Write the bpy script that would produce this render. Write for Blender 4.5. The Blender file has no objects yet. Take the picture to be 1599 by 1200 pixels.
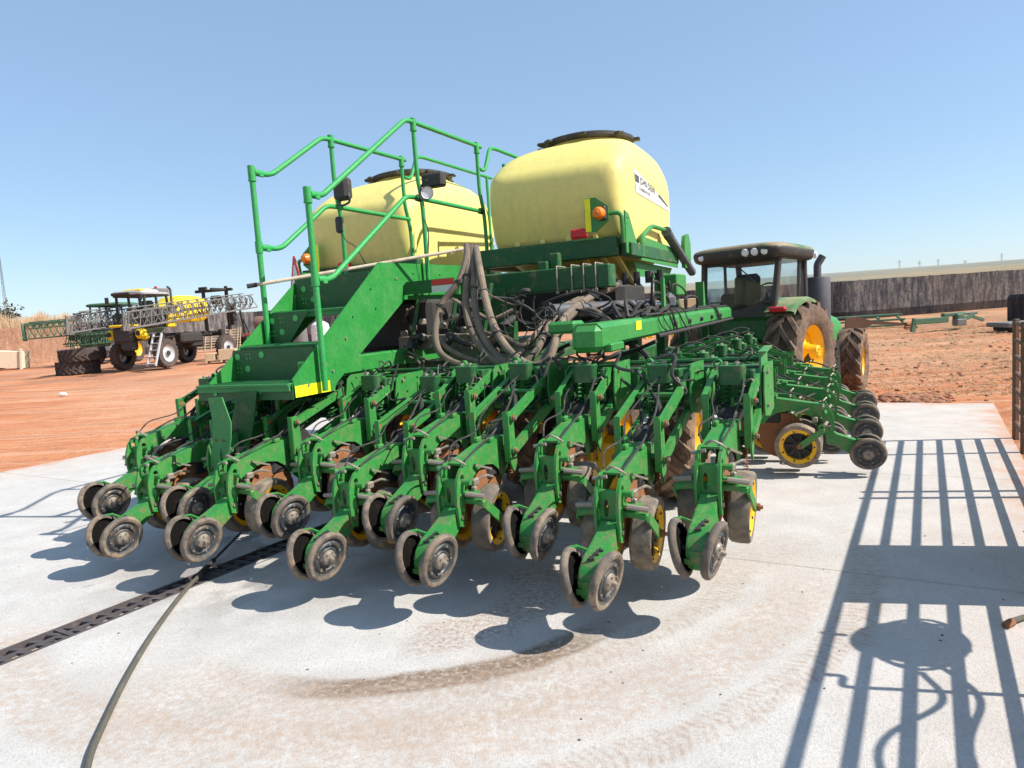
import bpy, math, random
from math import sin, cos, pi, radians, atan2, sqrt, hypot
from mathutils import Vector, Matrix, noise as mnoise
from mathutils.geometry import tessellate_polygon
random.seed(7)
SC = bpy.context.scene
COL = SC.collection
V = Vector

# ------------------------------------------------------------------ camera
F_PX, W_PX, H_PX = 1100.0, 1599.0, 1200.0
CAM_H = 1.65
ROLL = math.atan(0.067)
PITCH = math.atan((600 - 492) * cos(ROLL) / F_PX)
_fw = V((0, cos(PITCH), -sin(PITCH))); _up = V((0, sin(PITCH), cos(PITCH))); _rt = V((1, 0, 0))
CR = cos(ROLL) * _rt - sin(ROLL) * _up
CU = cos(ROLL) * _up + sin(ROLL) * _rt
CAMP = V((0, 0, CAM_H))

def rise(x, y):
    """height of the ground: flat near the slab, slowly rising away, hills far off"""
    r = hypot(x, y)
    z = 0.015 * max(0.0, r - 30.0) if r < 90 else 0.9 + 0.004 * (r - 90)
    if r > 200:
        t = min(1.0, (r - 200) / 420.0)
        z += 13.0 * t * t * (3 - 2 * t) + 2.0 * sin(x * 0.006 + 1.0) * t
    if y > 9.5 and r < 40:
        z -= 0.10 * min(1.0, (y - 9.5) / 1.5) * max(0.0, min(1.0, (34 - r) / 12))
    return z

def ray(px, py):
    return CR * ((px - 799.5) / F_PX) + CU * ((600 - py) / F_PX) + _fw

def gp(px, py):
    v = ray(px, py); t = 1.0
    p = CAMP + v * ((0 - CAM_H) / min(v.z, -0.004))
    for _ in range(60):
        z = rise(p.x, p.y)
        q = CAMP + v * ((z - CAM_H) / min(v.z, -0.004))
        p = p.lerp(q, 0.5)
    return V((p.x, p.y, rise(p.x, p.y)))

def ap(px, py, d):
    return CAMP + ray(px, py) * d

cam = bpy.data.cameras.new('camera')
cam.sensor_width = 36.0; cam.lens = 36.0 * F_PX / W_PX
cam.clip_start = 0.05; cam.clip_end = 6000
camo = bpy.data.objects.new('camera', cam); COL.objects.link(camo)
M = Matrix.Identity(4)
for i in range(3):
    M[i][0] = CR[i]; M[i][1] = CU[i]; M[i][2] = -_fw[i]; M[i][3] = CAMP[i]
camo.matrix_world = M
SC.camera = camo

# ------------------------------------------------------------------ light
SUN_AZ, SUN_EL = radians(103.0), radians(43.5)
world = bpy.data.worlds.new('World'); SC.world = world; world.use_nodes = True
nt = world.node_tree; bg = nt.nodes['Background']
sky = nt.nodes.new('ShaderNodeTexSky'); sky.sky_type = 'NISHITA'; sky.sun_disc = False
sky.sun_elevation = SUN_EL; sky.sun_rotation = SUN_AZ
sky.air_density = 1.0; sky.dust_density = 0.6; sky.ozone_density = 2.2; sky.altitude = 600
hz = nt.nodes.new('ShaderNodeMix'); hz.data_type = 'RGBA'; hz.inputs[0].default_value = 0.42     # thin dry-season haze over the clear sky
hz.inputs[7].default_value = (2.9, 4.35, 6.2, 1)
nt.links.new(sky.outputs[0], hz.inputs[6]); nt.links.new(hz.outputs[2], bg.inputs[0]); bg.inputs[1].default_value = 0.108
sl = bpy.data.lights.new('sun', 'SUN'); sl.energy = 4.9; sl.angle = radians(0.55); sl.color = (1.0, 0.945, 0.86)
so = bpy.data.objects.new('sun', sl); COL.objects.link(so)
sd = V((sin(SUN_AZ) * cos(SUN_EL), cos(SUN_AZ) * cos(SUN_EL), sin(SUN_EL)))
so.rotation_euler = sd.to_track_quat('Z', 'Y').to_euler(); so.location = (20, -6, 20)
SC.view_settings.view_transform = 'Standard'; SC.view_settings.look = 'None'
SC.view_settings.exposure = 0.58; SC.view_settings.gamma = 1.0

# ------------------------------------------------------------------ materials
def srgb(r, g, b):
    f = lambda c: (c / 255 / 12.92) if c <= 10.3 else (((c / 255) + 0.055) / 1.055) ** 2.4
    return (f(r), f(g), f(b))

class NT:
    def __init__(s, name):
        s.m = bpy.data.materials.new(name); s.m.use_nodes = True; s.t = s.m.node_tree
        s.b = s.t.nodes['Principled BSDF']
        s.geo = s.t.nodes.new('ShaderNodeNewGeometry'); s.pos = s.geo.outputs['Position']
    def n(s, k, **kw):
        x = s.t.nodes.new(k)
        for a, b in kw.items(): setattr(x, a, b)
        return x
    def l(s, a, b): s.t.links.new(a, b)
    def map(s, scale=(1, 1, 1), rot=(0, 0, 0), loc=(0, 0, 0), src=None):
        m = s.n('ShaderNodeMapping'); s.l(src or s.pos, m.inputs[0])
        m.inputs['Scale'].default_value = scale; m.inputs['Rotation'].default_value = rot; m.inputs['Location'].default_value = loc
        return m.outputs[0]
    def noise(s, scale, detail=5, rough=0.6, vec=None, dist=0.0):
        x = s.n('ShaderNodeTexNoise'); s.l(vec if vec is not None else s.pos, x.inputs['Vector'])
        x.inputs['Scale'].default_value = scale; x.inputs['Detail'].default_value = detail
        x.inputs['Roughness'].default_value = rough; x.inputs['Distortion'].default_value = dist
        return x.outputs[0]
    def ramp(s, f, a, b, lo=0.0, hi=1.0):
        r = s.n('ShaderNodeMapRange'); r.interpolation_type = 'SMOOTHSTEP'
        s.l(f, r.inputs[0])
        for i, v in zip((1, 2, 3, 4), (a, b, lo, hi)): r.inputs[i].default_value = v
        return r.outputs[0]
    def math(s, op, a, b=None):
        x = s.n('ShaderNodeMath', operation=op)
        for i, v in enumerate((a, b)):
            if v is None: continue
            if isinstance(v, (int, float)): x.inputs[i].default_value = v
            else: s.l(v, x.inputs[i])
        return x.outputs[0]
    def mix(s, f, a, b, mode='MIX'):
        x = s.n('ShaderNodeMix', data_type='RGBA', blend_type=mode)
        if isinstance(f, (int, float)): x.inputs[0].default_value = f
        else: s.l(f, x.inputs[0])
        for i, v in ((6, a), (7, b)):
            if isinstance(v, tuple): x.inputs[i].default_value = (*v[:3], 1)
            else: s.l(v, x.inputs[i])
        return x.outputs[2]
    def col(s, c):
        if isinstance(c, tuple): s.b.inputs['Base Color'].default_value = (*c[:3], 1)
        else: s.l(c, s.b.inputs['Base Color'])
        return s
    def set(s, rough=None, metal=None, spec=None):
        for k, v in (('Roughness', rough), ('Metallic', metal), ('Specular IOR Level', spec)):
            if v is None: continue
            if isinstance(v, (int, float)): s.b.inputs[k].default_value = v
            else: s.l(v, s.b.inputs[k])
        return s
    def bump(s, h, strength=0.3, dist=0.01):
        x = s.n('ShaderNodeBump'); s.l(h, x.inputs['Height'])
        x.inputs['Strength'].default_value = strength; x.inputs['Distance'].default_value = dist
        s.l(x.outputs[0], s.b.inputs['Normal']); return s

DUST = (0.36, 0.25, 0.15)
def paint(name, c, rough=0.4, dust=0.35, dscale=9.0, dcol=DUST, metal=0.0, fine=0.12, lo=0.5, hi=0.78, mud=0.0, chip=0.0, streak=0.0):
    """worn paint: patchy dirt film, mud thrown up low down, chips and slight tone variation"""
    t = NT(name)
    oi = t.n('ShaderNodeObjectInfo'); rnd = oi.outputs['Random']
    n1 = t.noise(dscale, 6, 0.65); n2 = t.noise(dscale * 7, 4, 0.6)
    v = t.mix(t.ramp(n2, 0.3, 0.7), tuple(x * (1 - fine) for x in c), tuple(min(1, x * (1 + fine)) for x in c))
    f = t.math('MULTIPLY', t.ramp(n1, lo, hi), t.ramp(rnd, 0, 1, dust * 0.55, min(1, dust * 1.45)))
    v = t.mix(f, v, dcol)
    if streak:
        ns = t.noise(5.0, 5, 0.65, t.map((2.2, 2.2, 0.35)))
        v = t.mix(t.math('MULTIPLY', t.ramp(ns, 0.5, 0.72), streak), v, dcol)
    if mud:
        sx = t.n('ShaderNodeSeparateXYZ'); t.l(t.pos, sx.inputs[0])
        low = t.ramp(sx.outputs[2], 0.15, 1.15, 1.0, 0.22)
        nm = t.noise(13, 6, 0.7); nf = t.noise(48, 5, 0.7)
        mk = t.math('MULTIPLY', t.ramp(t.math('ADD', t.math('MULTIPLY', nm, 0.65), t.math('MULTIPLY', nf, 0.35)), 0.49, 0.60), t.math('MULTIPLY', low, mud))
        v = t.mix(mk, v, t.mix(nf, (0.13, 0.075, 0.04), (0.33, 0.22, 0.13)))
    if chip:
        nc = t.noise(75, 3, 0.6); nd = t.noise(6, 3, 0.5)
        ck = t.math('MULTIPLY', t.ramp(nc, 0.64, 0.67), t.ramp(nd, 0.45, 0.6))
        v = t.mix(t.math('MULTIPLY', ck, chip), v, (0.16, 0.085, 0.05))
    t.col(v)
    t.set(rough=t.ramp(n1, 0.3, 0.75, rough, min(1, rough + 0.3)), metal=metal)
    t.bump(n2, 0.10 if not mud else 0.2, 0.004)
    return t.m

GREEN = paint('green_paint', (0.028, 0.225, 0.040), 0.42, 0.42, 16, (0.20, 0.26, 0.085), lo=0.48, hi=0.80, mud=0.75, chip=0.8)
GREEN_P = paint('green_panel_paint', (0.023, 0.225, 0.038), 0.38, 0.25, 5, (0.16, 0.25, 0.08), lo=0.45, hi=0.85, chip=0.5)
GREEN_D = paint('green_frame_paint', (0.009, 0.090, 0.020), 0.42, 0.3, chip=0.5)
GREEN_DUSTY = paint('dusty_green_paint', (0.040, 0.225, 0.060), 0.55, 0.55, 14)
GREEN_L = paint('hole_light_and_bolt_green', (0.07, 0.42, 0.11), 0.4, 0.1)  # pale green paints light showing through plate holes; also on bolts
ROOFM = paint('dusty_roof_green', (0.05, 0.13, 0.045), 0.55, 0.6, 1.6, (0.34, 0.25, 0.15), lo=0.35, hi=0.6)
RAIL = paint('rail_green', (0.028, 0.30, 0.070), 0.38, 0.12, 6)
GREEN_FAR = paint('faded_green_paint', (0.065, 0.145, 0.08), 0.65, 0.6, 2.0, (0.26, 0.20, 0.13))
TANK = paint('yellow_tank_plastic', (0.76, 0.65, 0.19), 0.45, 0.20, 2.2, (0.52, 0.40, 0.20), fine=0.04, streak=0.28)
YEL = paint('yellow_paint', (0.83, 0.46, 0.006), 0.38, 0.30, 12)
YELSTK = paint('yellow_sticker', (0.9, 0.83, 0.01), 0.4, 0.06)
YELFAR = paint('sprayer_yellow', (0.82, 0.60, 0.02), 0.5, 0.25, 3.0, (0.42, 0.30, 0.15))
TYRE = paint('tractor_tyre_rubber', (0.085, 0.058, 0.042), 0.85, 0.75, 8, (0.27, 0.165, 0.10), lo=0.35, hi=0.65)
TYRE_FAR = paint('old_tyre_rubber', (0.075, 0.058, 0.050), 0.9, 0.6, 3, (0.22, 0.15, 0.11))
RUB = paint('press_wheel_rubber', (0.085, 0.074, 0.064), 0.8, 0.7, 14, (0.30, 0.23, 0.165), lo=0.35, hi=0.7, mud=0.5)
GRUB = paint('gauge_wheel_rubber', (0.09, 0.08, 0.07), 0.75, 0.7, 14, (0.34, 0.26, 0.18), lo=0.3, hi=0.7, mud=0.4)
DISC = paint('grey_wheel_disc', (0.05, 0.058, 0.064), 0.42, 0.55, 30, (0.26, 0.20, 0.15), metal=0.3, mud=0.6)
RUST = paint('rusty_steel', (0.24, 0.095, 0.035), 0.75, 0.6, 16, (0.42, 0.26, 0.14))
BOLT = paint('dirty_bolt_steel', (0.30, 0.26, 0.21), 0.5, 0.5, 40, (0.32, 0.18, 0.10), metal=0.5)
DARK = paint('dark_iron', (0.028, 0.026, 0.024), 0.65, 0.35, 12, (0.14, 0.10, 0.07))
DISC_SHADE = paint('inner_disc_shade', (0.006, 0.0055, 0.005), 0.9, 0.03, 20)  # shade inside the dished inner wheel faces, painted as black
DISC_SHADE.node_tree.nodes['Principled BSDF'].inputs['Specular IOR Level'].default_value = 0.08
FENDER = paint('dusty_fender_green', (0.045, 0.19, 0.06), 0.55, 0.7, 4, (0.30, 0.27, 0.15), lo=0.35, hi=0.65)
BLACK = paint('black_plastic', (0.035, 0.033, 0.032), 0.5, 0.25, 10)
HOSE = paint('dusty_rubber_hose', (0.120, 0.092, 0.068), 0.72, 0.7, 7, (0.27, 0.20, 0.14), lo=0.3, hi=0.7)
GHOSE = paint('grey_water_hose', (0.085, 0.08, 0.062), 0.6, 0.5, 10, (0.24, 0.19, 0.13))
GREY = paint('grey_metal', (0.15, 0.145, 0.14), 0.6, 0.5, 5)
GREYRIM = paint('pale_grey_rim', (0.42, 0.43, 0.44), 0.5, 0.3, 4)
MUFF = paint('grey_muffler', (0.075, 0.078, 0.088), 0.5, 0.12, 4)
RED = paint('red_plastic', (0.55, 0.012, 0.02), 0.3, 0.05)
ORANGE = paint('orange_lens', (0.85, 0.20, 0.01), 0.2, 0.05)
WHITE = paint('white_paint', (0.75, 0.75, 0.72), 0.45, 0.15)
STKRED = paint('red_tape', (0.55, 0.03, 0.025), 0.4, 0.1)
STKGREY = paint('silver_tape', (0.60, 0.62, 0.58), 0.4, 0.1)
WOOD = paint('weathered_wood', (0.50, 0.38, 0.25), 0.8, 0.4, 6)
WOODW = paint('pale_crate_wood', (0.72, 0.60, 0.44), 0.85, 0.3, 6)
RODM = paint('peeling_pole', (0.50, 0.42, 0.32), 0.6, 0.6, 12, (0.22, 0.12, 0.07))
BROWN = paint('rust_brown_tank', (0.20, 0.12, 0.085), 0.8, 0.5, 2)
REDSTEEL = paint('faded_red_steel', (0.38, 0.08, 0.05), 0.7, 0.5, 2, (0.5, 0.27, 0.16))
RUSTRAIL = paint('rust_brown_rail', (0.14, 0.075, 0.045), 0.7, 0.5, 10, (0.26, 0.17, 0.11))
DRAINM = paint('dark_drain_steel', (0.075, 0.062, 0.062), 0.6, 0.4, 12, (0.26, 0.17, 0.12))
CHROME = paint('chrome', (0.6, 0.6, 0.6), 0.2, 0.2, 10, metal=1.0)
SEAT = paint('dark_seat_fabric', (0.018, 0.024, 0.034), 0.95, 0.0)
LENS = paint('clear_lamp_lens', (0.75, 0.76, 0.78), 0.15, 0.05)
INK = paint('black_print', (0.02, 0.02, 0.022), 0.5, 0.0)
STRIPE = paint('grey_stripe_print', (0.06, 0.07, 0.085), 0.5, 0.0)

def glass_mat():
    t = NT('cab_glass')
    t.b.inputs['Base Color'].default_value = (0.62, 0.74, 0.76, 1)
    t.set(rough=0.06); t.b.inputs['Transmission Weight'].default_value = 0.0
    tr = t.n('ShaderNodeBsdfTransparent'); tr.inputs[0].default_value = (0.91, 0.955, 0.97, 1)
    gl = t.n('ShaderNodeBsdfGlossy'); gl.inputs['Roughness'].default_value = 0.05; gl.inputs[0].default_value = (0.8, 0.85, 0.88, 1)
    du = t.n('ShaderNodeBsdfDiffuse'); du.inputs[0].default_value = (0.42, 0.44, 0.43, 1)
    lw = t.n('ShaderNodeLayerWeight'); lw.inputs[0].default_value = 0.5; frv = t.ramp(lw.outputs[1], 0.35, 1.0, 0.010, 0.75)
    m1 = t.n('ShaderNodeMixShader'); t.l(frv, m1.inputs[0]); t.l(tr.outputs[0], m1.inputs[1]); t.l(gl.outputs[0], m1.inputs[2])
    m2 = t.n('ShaderNodeMixShader'); t.l(t.ramp(t.noise(3, 5), 0.35, 0.9, 0.012, 0.06), m2.inputs[0])
    t.l(m1.outputs[0], m2.inputs[1]); t.l(du.outputs[0], m2.inputs[2])
    t.l(m2.outputs[0], t.t.nodes['Material Output'].inputs[0])
    return t.m
GLASS = glass_mat()

SU, SV = V((0.515, 0.857, 0)).normalized(), V((0.857, -0.515, 0)).normalized()
U0, U1, V0, V1, DV0, DV1 = -9.0, 11.62, -10.8, 0.72, -4.43, -4.21
def concrete_mat():
    t = NT('washed_concrete')
    big = t.noise(0.55, 6, 0.6); mid = t.noise(2.6, 7, 0.65); fine = t.noise(60, 5, 0.7); sp = t.noise(220, 3, 0.6)
    c = t.mix(t.ramp(mid, 0.3, 0.7), (0.495, 0.474, 0.446), (0.595, 0.572, 0.542))
    c = t.mix(t.math('MULTIPLY', t.ramp(big, 0.50, 0.74), 0.26), c, (0.58, 0.44, 0.34))
    c = t.mix(t.math('MULTIPLY', t.ramp(fine, 0.47, 0.66), 0.42), c, (0.33, 0.285, 0.245))
    c = t.mix(t.math('MULTIPLY', t.ramp(t.noise(26, 6, 0.75), 0.50, 0.68), 0.35), c, (0.40, 0.34, 0.29))
    c = t.mix(t.math('MULTIPLY', t.ramp(sp, 0.57, 0.68), 0.6), c, (0.24, 0.20, 0.17))
    sx = t.n('ShaderNodeSeparateXYZ'); t.l(t.pos, sx.inputs[0])
    X, Y = sx.outputs[0], sx.outputs[1]
    wob = t.math('MULTIPLY', t.math('SUBTRACT', t.noise(1.3, 3), 0.5), 0.18)
    def ring(cx, cy, r, w, a0, a1, colr, amt, nsc=9, thr=0.42, tread=0):
        nonlocal c
        dx = t.math('SUBTRACT', X, cx); dy = t.math('SUBTRACT', Y, cy)
        d = t.math('SQRT', t.math('ADD', t.math('MULTIPLY', dx, dx), t.math('MULTIPLY', dy, dy)))
        d = t.math('ADD', d, wob)
        e = t.math('ABSOLUTE', t.math('SUBTRACT', d, r))
        band = t.ramp(e, w * 0.5, w * 0.95, 1, 0)
        ang = t.math('ARCTAN2', dy, dx)
        sec = t.math('MULTIPLY', t.ramp(ang, a0 - 0.25, a0 + 0.12), t.ramp(ang, a1 - 0.2, a1 + 0.25, 1, 0))
        tex = t.ramp(t.noise(nsc, 6, 0.7), thr - 0.14, thr + 0.16)
        if tread:      # printed tyre lugs, raked either side of the centre line
            ph = t.math('ADD', t.math('MULTIPLY', ang, tread), t.math('MULTIPLY', e, 60.0))
            band = t.math('MULTIPLY', band, t.ramp(t.math('SINE', ph), -0.7, 0.8, 0.45, 1.0))
        f = t.math('MULTIPLY', t.math('MULTIPLY', band, sec), t.math('MULTIPLY', tex, amt))
        c = t.mix(f, c, colr)
    ring(-0.72, 4.65, 1.57, 0.13, -1.75, -0.85, (0.15, 0.095, 0.055), 0.95, 30, 0.40)
    ring(-0.72, 4.65, 1.75, 0.40, -2.2, -0.9, (0.38, 0.27, 0.19), 0.55, 24, 0.48)
    ring(-0.70, 5.30, 2.68, 0.24, -2.6, -0.50, (0.42, 0.30, 0.215), 0.60, 22, 0.49)
    ring(-0.70, 5.30, 3.02, 0.13, -1.5, -0.3, (0.36, 0.26, 0.19), 0.75, 20, 0.48, 430)
    ring(-0.70, 5.30, 2.30, 0.12, -1.6, -0.5, (0.37, 0.275, 0.205), 0.65, 20, 0.49, 330)
    ring(-0.55, 4.15, 0.60, 0.25, -1.6, 0.5, (0.30, 0.17, 0.10), 0.75, 30, 0.52)
    ring(0.9, 5.2, 1.0, 0.35, -2.5, -0.5, (0.44, 0.31, 0.22), 0.4, 26, 0.5)
    ring(-9.5, 9.5, 8.7, 0.16, -0.75, -0.45, (0.47, 0.33, 0.24), 0.5, 10, 0.46, 300)
    ring(-3.0, -1.5, 4.9, 0.20, 0.3, 1.3, (0.45, 0.34, 0.26), 0.4, 8, 0.47, 190)
    # joints cut in the slab, across the long direction
    du = t.math('ADD', t.math('MULTIPLY', X, 0.515), t.math('MULTIPLY', Y, 0.857))
    dv = t.math('ADD', t.math('MULTIPLY', X, 0.857), t.math('MULTIPLY', Y, -0.515))
    jj = None
    for u0, src in ((9.55, du), (7.05, du), (4.45, du)):
        e = t.math('ABSOLUTE', t.math('SUBTRACT', src, u0))
        k = t.ramp(e, 0.006, 0.014, 1, 0)
        jj = k if jj is None else t.math('MAXIMUM', jj, k)
    # red soil carried and blown over the slab's edges
    ed = t.math('MINIMUM', t.math('SUBTRACT', U1, du), t.math('MINIMUM', t.math('SUBTRACT', dv, V0), t.math('SUBTRACT', V1, dv)))
    en = t.math('ADD', ed, t.math('MULTIPLY', t.math('SUBTRACT', t.noise(2.4, 7, 0.7), 0.5), 1.5))
    c = t.mix(t.math('MULTIPLY', t.ramp(en, -0.25, 0.35, 1, 0), 0.85), c, (0.52, 0.245, 0.13))
    c = t.mix(t.math('MULTIPLY', t.ramp(en, 0.1, 1.6, 1, 0), 0.18), c, (0.56, 0.34, 0.22))
    # damp patch by the hose end
    dx = t.math('SUBTRACT', X, -1.7); dy = t.math('SUBTRACT', Y, 5.2)
    d = t.math('SQRT', t.math('ADD', t.math('MULTIPLY', dx, dx), t.math('MULTIPLY', dy, dy)))
    wet = t.math('MULTIPLY', t.ramp(d, 0.5, 1.7, 1, 0), t.ramp(t.noise(2.2, 5), 0.38, 0.55))
    c = t.mix(t.math('MULTIPLY', wet, 0.55), c, (0.16, 0.15, 0.145))
    c = t.mix(t.math('MULTIPLY', jj, 0.30), c, (0.30, 0.24, 0.19))
    oil = t.math('MULTIPLY', t.ramp(t.noise(4.2, 4, 0.55), 0.70, 0.76), 0.5)
    c = t.mix(oil, c, (0.20, 0.165, 0.14))
    # hair cracks
    vo = t.n('ShaderNodeTexVoronoi', feature='DISTANCE_TO_EDGE'); vo.inputs['Scale'].default_value = 0.55
    wv = t.n('ShaderNodeVectorMath', operation='ADD'); t.l(t.pos, wv.inputs[0])
    nv = t.n('ShaderNodeTexNoise'); t.l(t.pos, nv.inputs['Vector']); nv.inputs['Scale'].default_value = 2.5
    sc2 = t.n('ShaderNodeVectorMath', operation='SCALE'); t.l(nv.outputs[1], sc2.inputs[0]); sc2.inputs['Scale'].default_value = 0.7
    t.l(sc2.outputs[0], wv.inputs[1]); t.l(wv.outputs[0], vo.inputs['Vector'])
    crack = t.math('MULTIPLY', t.ramp(vo.outputs[0], 0.0, 0.004, 1, 0), t.ramp(big, 0.45, 0.6))
    c = t.mix(t.math('MULTIPLY', crack, 0.35), c, (0.24, 0.20, 0.17))
    t.col(c)
    t.set(rough=t.math('SUBTRACT', 0.82, t.math('MULTIPLY', wet, 0.5)))
    h = t.math('ADD', t.math('MULTIPLY', fine, 0.6), t.math('MULTIPLY', sp, 0.5))
    t.bump(t.math('SUBTRACT', h, jj), 0.75, 0.010)
    return t.m
CONC = concrete_mat()

def soil_mat():
    t = NT('red_soil_and_dry_land')
    sx = t.n('ShaderNodeSeparateXYZ'); t.l(t.pos, sx.inputs[0]); X, Y = sx.outputs[0], sx.outputs[1]
    d = t.math('SQRT', t.math('ADD', t.math('MULTIPLY', X, X), t.math('MULTIPLY', Y, Y)))
    vec = t.map((0.35, 1.3, 1), (0, 0, radians(-32)))
    a = t.noise(0.5, 7, 0.65, vec, 0.4); b = t.noise(3.5, 7, 0.7); g = t.noise(25, 4, 0.7)
    c = t.mix(t.ramp(a, 0.32, 0.68), (0.52, 0.175, 0.070), (0.64, 0.285, 0.140))
    c = t.mix(t.math('MULTIPLY', t.ramp(b, 0.5, 0.72), 0.6), c, (0.34, 0.135, 0.072))
    c = t.mix(t.math('MULTIPLY', t.ramp(g, 0.50, 0.66), 0.5), c, (0.56, 0.34, 0.215))
    c = t.mix(t.math('MULTIPLY', t.ramp(t.noise(11, 6, 0.75), 0.54, 0.68), 0.5), c, (0.22, 0.085, 0.045))
    tr = t.noise(2.2, 3, 0.5, t.map((0.05, 1.5, 1), (0, 0, radians(-20))))
    c = t.mix(t.math('MULTIPLY', t.ramp(tr, 0.52, 0.64), 0.55), c, (0.64, 0.40, 0.27))
    tr2 = t.noise(3.1, 3, 0.5, t.map((0.06, 1.4, 1), (0, 0, radians(-38))))
    c = t.mix(t.math('MULTIPLY', t.ramp(tr2, 0.54, 0.64), 0.5), c, (0.32, 0.135, 0.075))
    bt = t.noise(0.13, 5, 0.6)
    c = t.mix(t.math('MULTIPLY', t.ramp(bt, 0.45, 0.62), 0.45), c, (0.62, 0.38, 0.24))
    c = t.mix(t.math('MULTIPLY', t.math('MULTIPLY', t.ramp(d, 24, 36), t.ramp(t.noise(0.3, 5), 0.38, 0.6)), 0.55), c, (0.30, 0.16, 0.105))
    # dry straw on the right-hand side of the yard
    st = t.math('MULTIPLY', t.ramp(X, 3, 16), t.ramp(t.noise(0.55, 6, 0.7), 0.40, 0.62))
    stc = t.mix(t.ramp(t.noise(9, 5, 0.75), 0.35, 0.65), (0.20, 0.125, 0.06), (0.42, 0.30, 0.16))
    c = t.mix(t.math('MULTIPLY', st, 0.75), c, stc)
    # grassland far off
    gr = t.mix(t.ramp(t.noise(0.012, 6, 0.6), 0.42, 0.6), (0.31, 0.235, 0.135), (0.19, 0.19, 0.14))
    gr = t.mix(t.math('MULTIPLY', t.ramp(t.noise(0.10, 6, 0.7, t.map((0.4, 1, 1))), 0.5, 0.68), 0.6), gr, (0.13, 0.13, 0.085))
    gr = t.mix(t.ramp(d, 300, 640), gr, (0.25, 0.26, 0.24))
    c = t.mix(t.ramp(d, 62, 80), c, gr)
    t.col(c); t.set(rough=0.95, spec=0.15)
    t.bump(t.math('ADD', t.math('MULTIPLY', b, 1.0), t.math('MULTIPLY', g, 0.4)), 0.8, 0.10)
    return t.m
SOIL = soil_mat()

def net_mat(name, dark, light, thr=0.5, red=0.0):
    t = NT(name)
    s1 = t.noise(3.0, 6, 0.7, t.map((1.5, 1.5, 0.30))); s2 = t.noise(9.0, 5, 0.75, t.map((1, 1, 0.8))); s3 = t.noise(0.25, 4, 0.6)
    c = t.mix(t.ramp(s1, thr - 0.12, thr + 0.16), dark, light)
    c = t.mix(t.math('MULTIPLY', t.ramp(s2, 0.45, 0.66), 0.55), c, tuple(x * 0.45 for x in dark))
    c = t.mix(t.math('MULTIPLY', t.ramp(s3, 0.45, 0.7), 0.16 + red), c, (0.26, 0.16, 0.105))
    t.col(c); t.set(rough=0.95, spec=0.1); t.bump(s2, 0.6, 0.05)
    return t.m
NETD = net_mat('dark_shade_net', (0.066, 0.066, 0.076), (0.24, 0.215, 0.195))
NETB = net_mat('black_ground_strip', (0.03, 0.029, 0.034), (0.08, 0.065, 0.06))
NETL = net_mat('dusty_red_wall', (0.33, 0.18, 0.115), (0.44, 0.27, 0.18), red=0.2)
GRASS = paint('dry_grass', (0.50, 0.34, 0.20), 0.9, 0.4, 3, (0.34, 0.26, 0.14))
LEAF = paint('dusty_leaf', (0.10, 0.095, 0.065), 0.8, 0.4, 3)
LEAFP = paint('faded_leaf', (0.20, 0.15, 0.11), 0.8, 0.4, 3)
BARK = paint('grey_bark', (0.12, 0.09, 0.07), 0.9, 0.3)
GRITM = paint('grit', (0.17, 0.125, 0.09), 0.9, 0.3)
CLOD = paint('soil_clod', (0.30, 0.135, 0.075), 0.95, 0.5, 8, (0.42, 0.24, 0.15))

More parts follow.
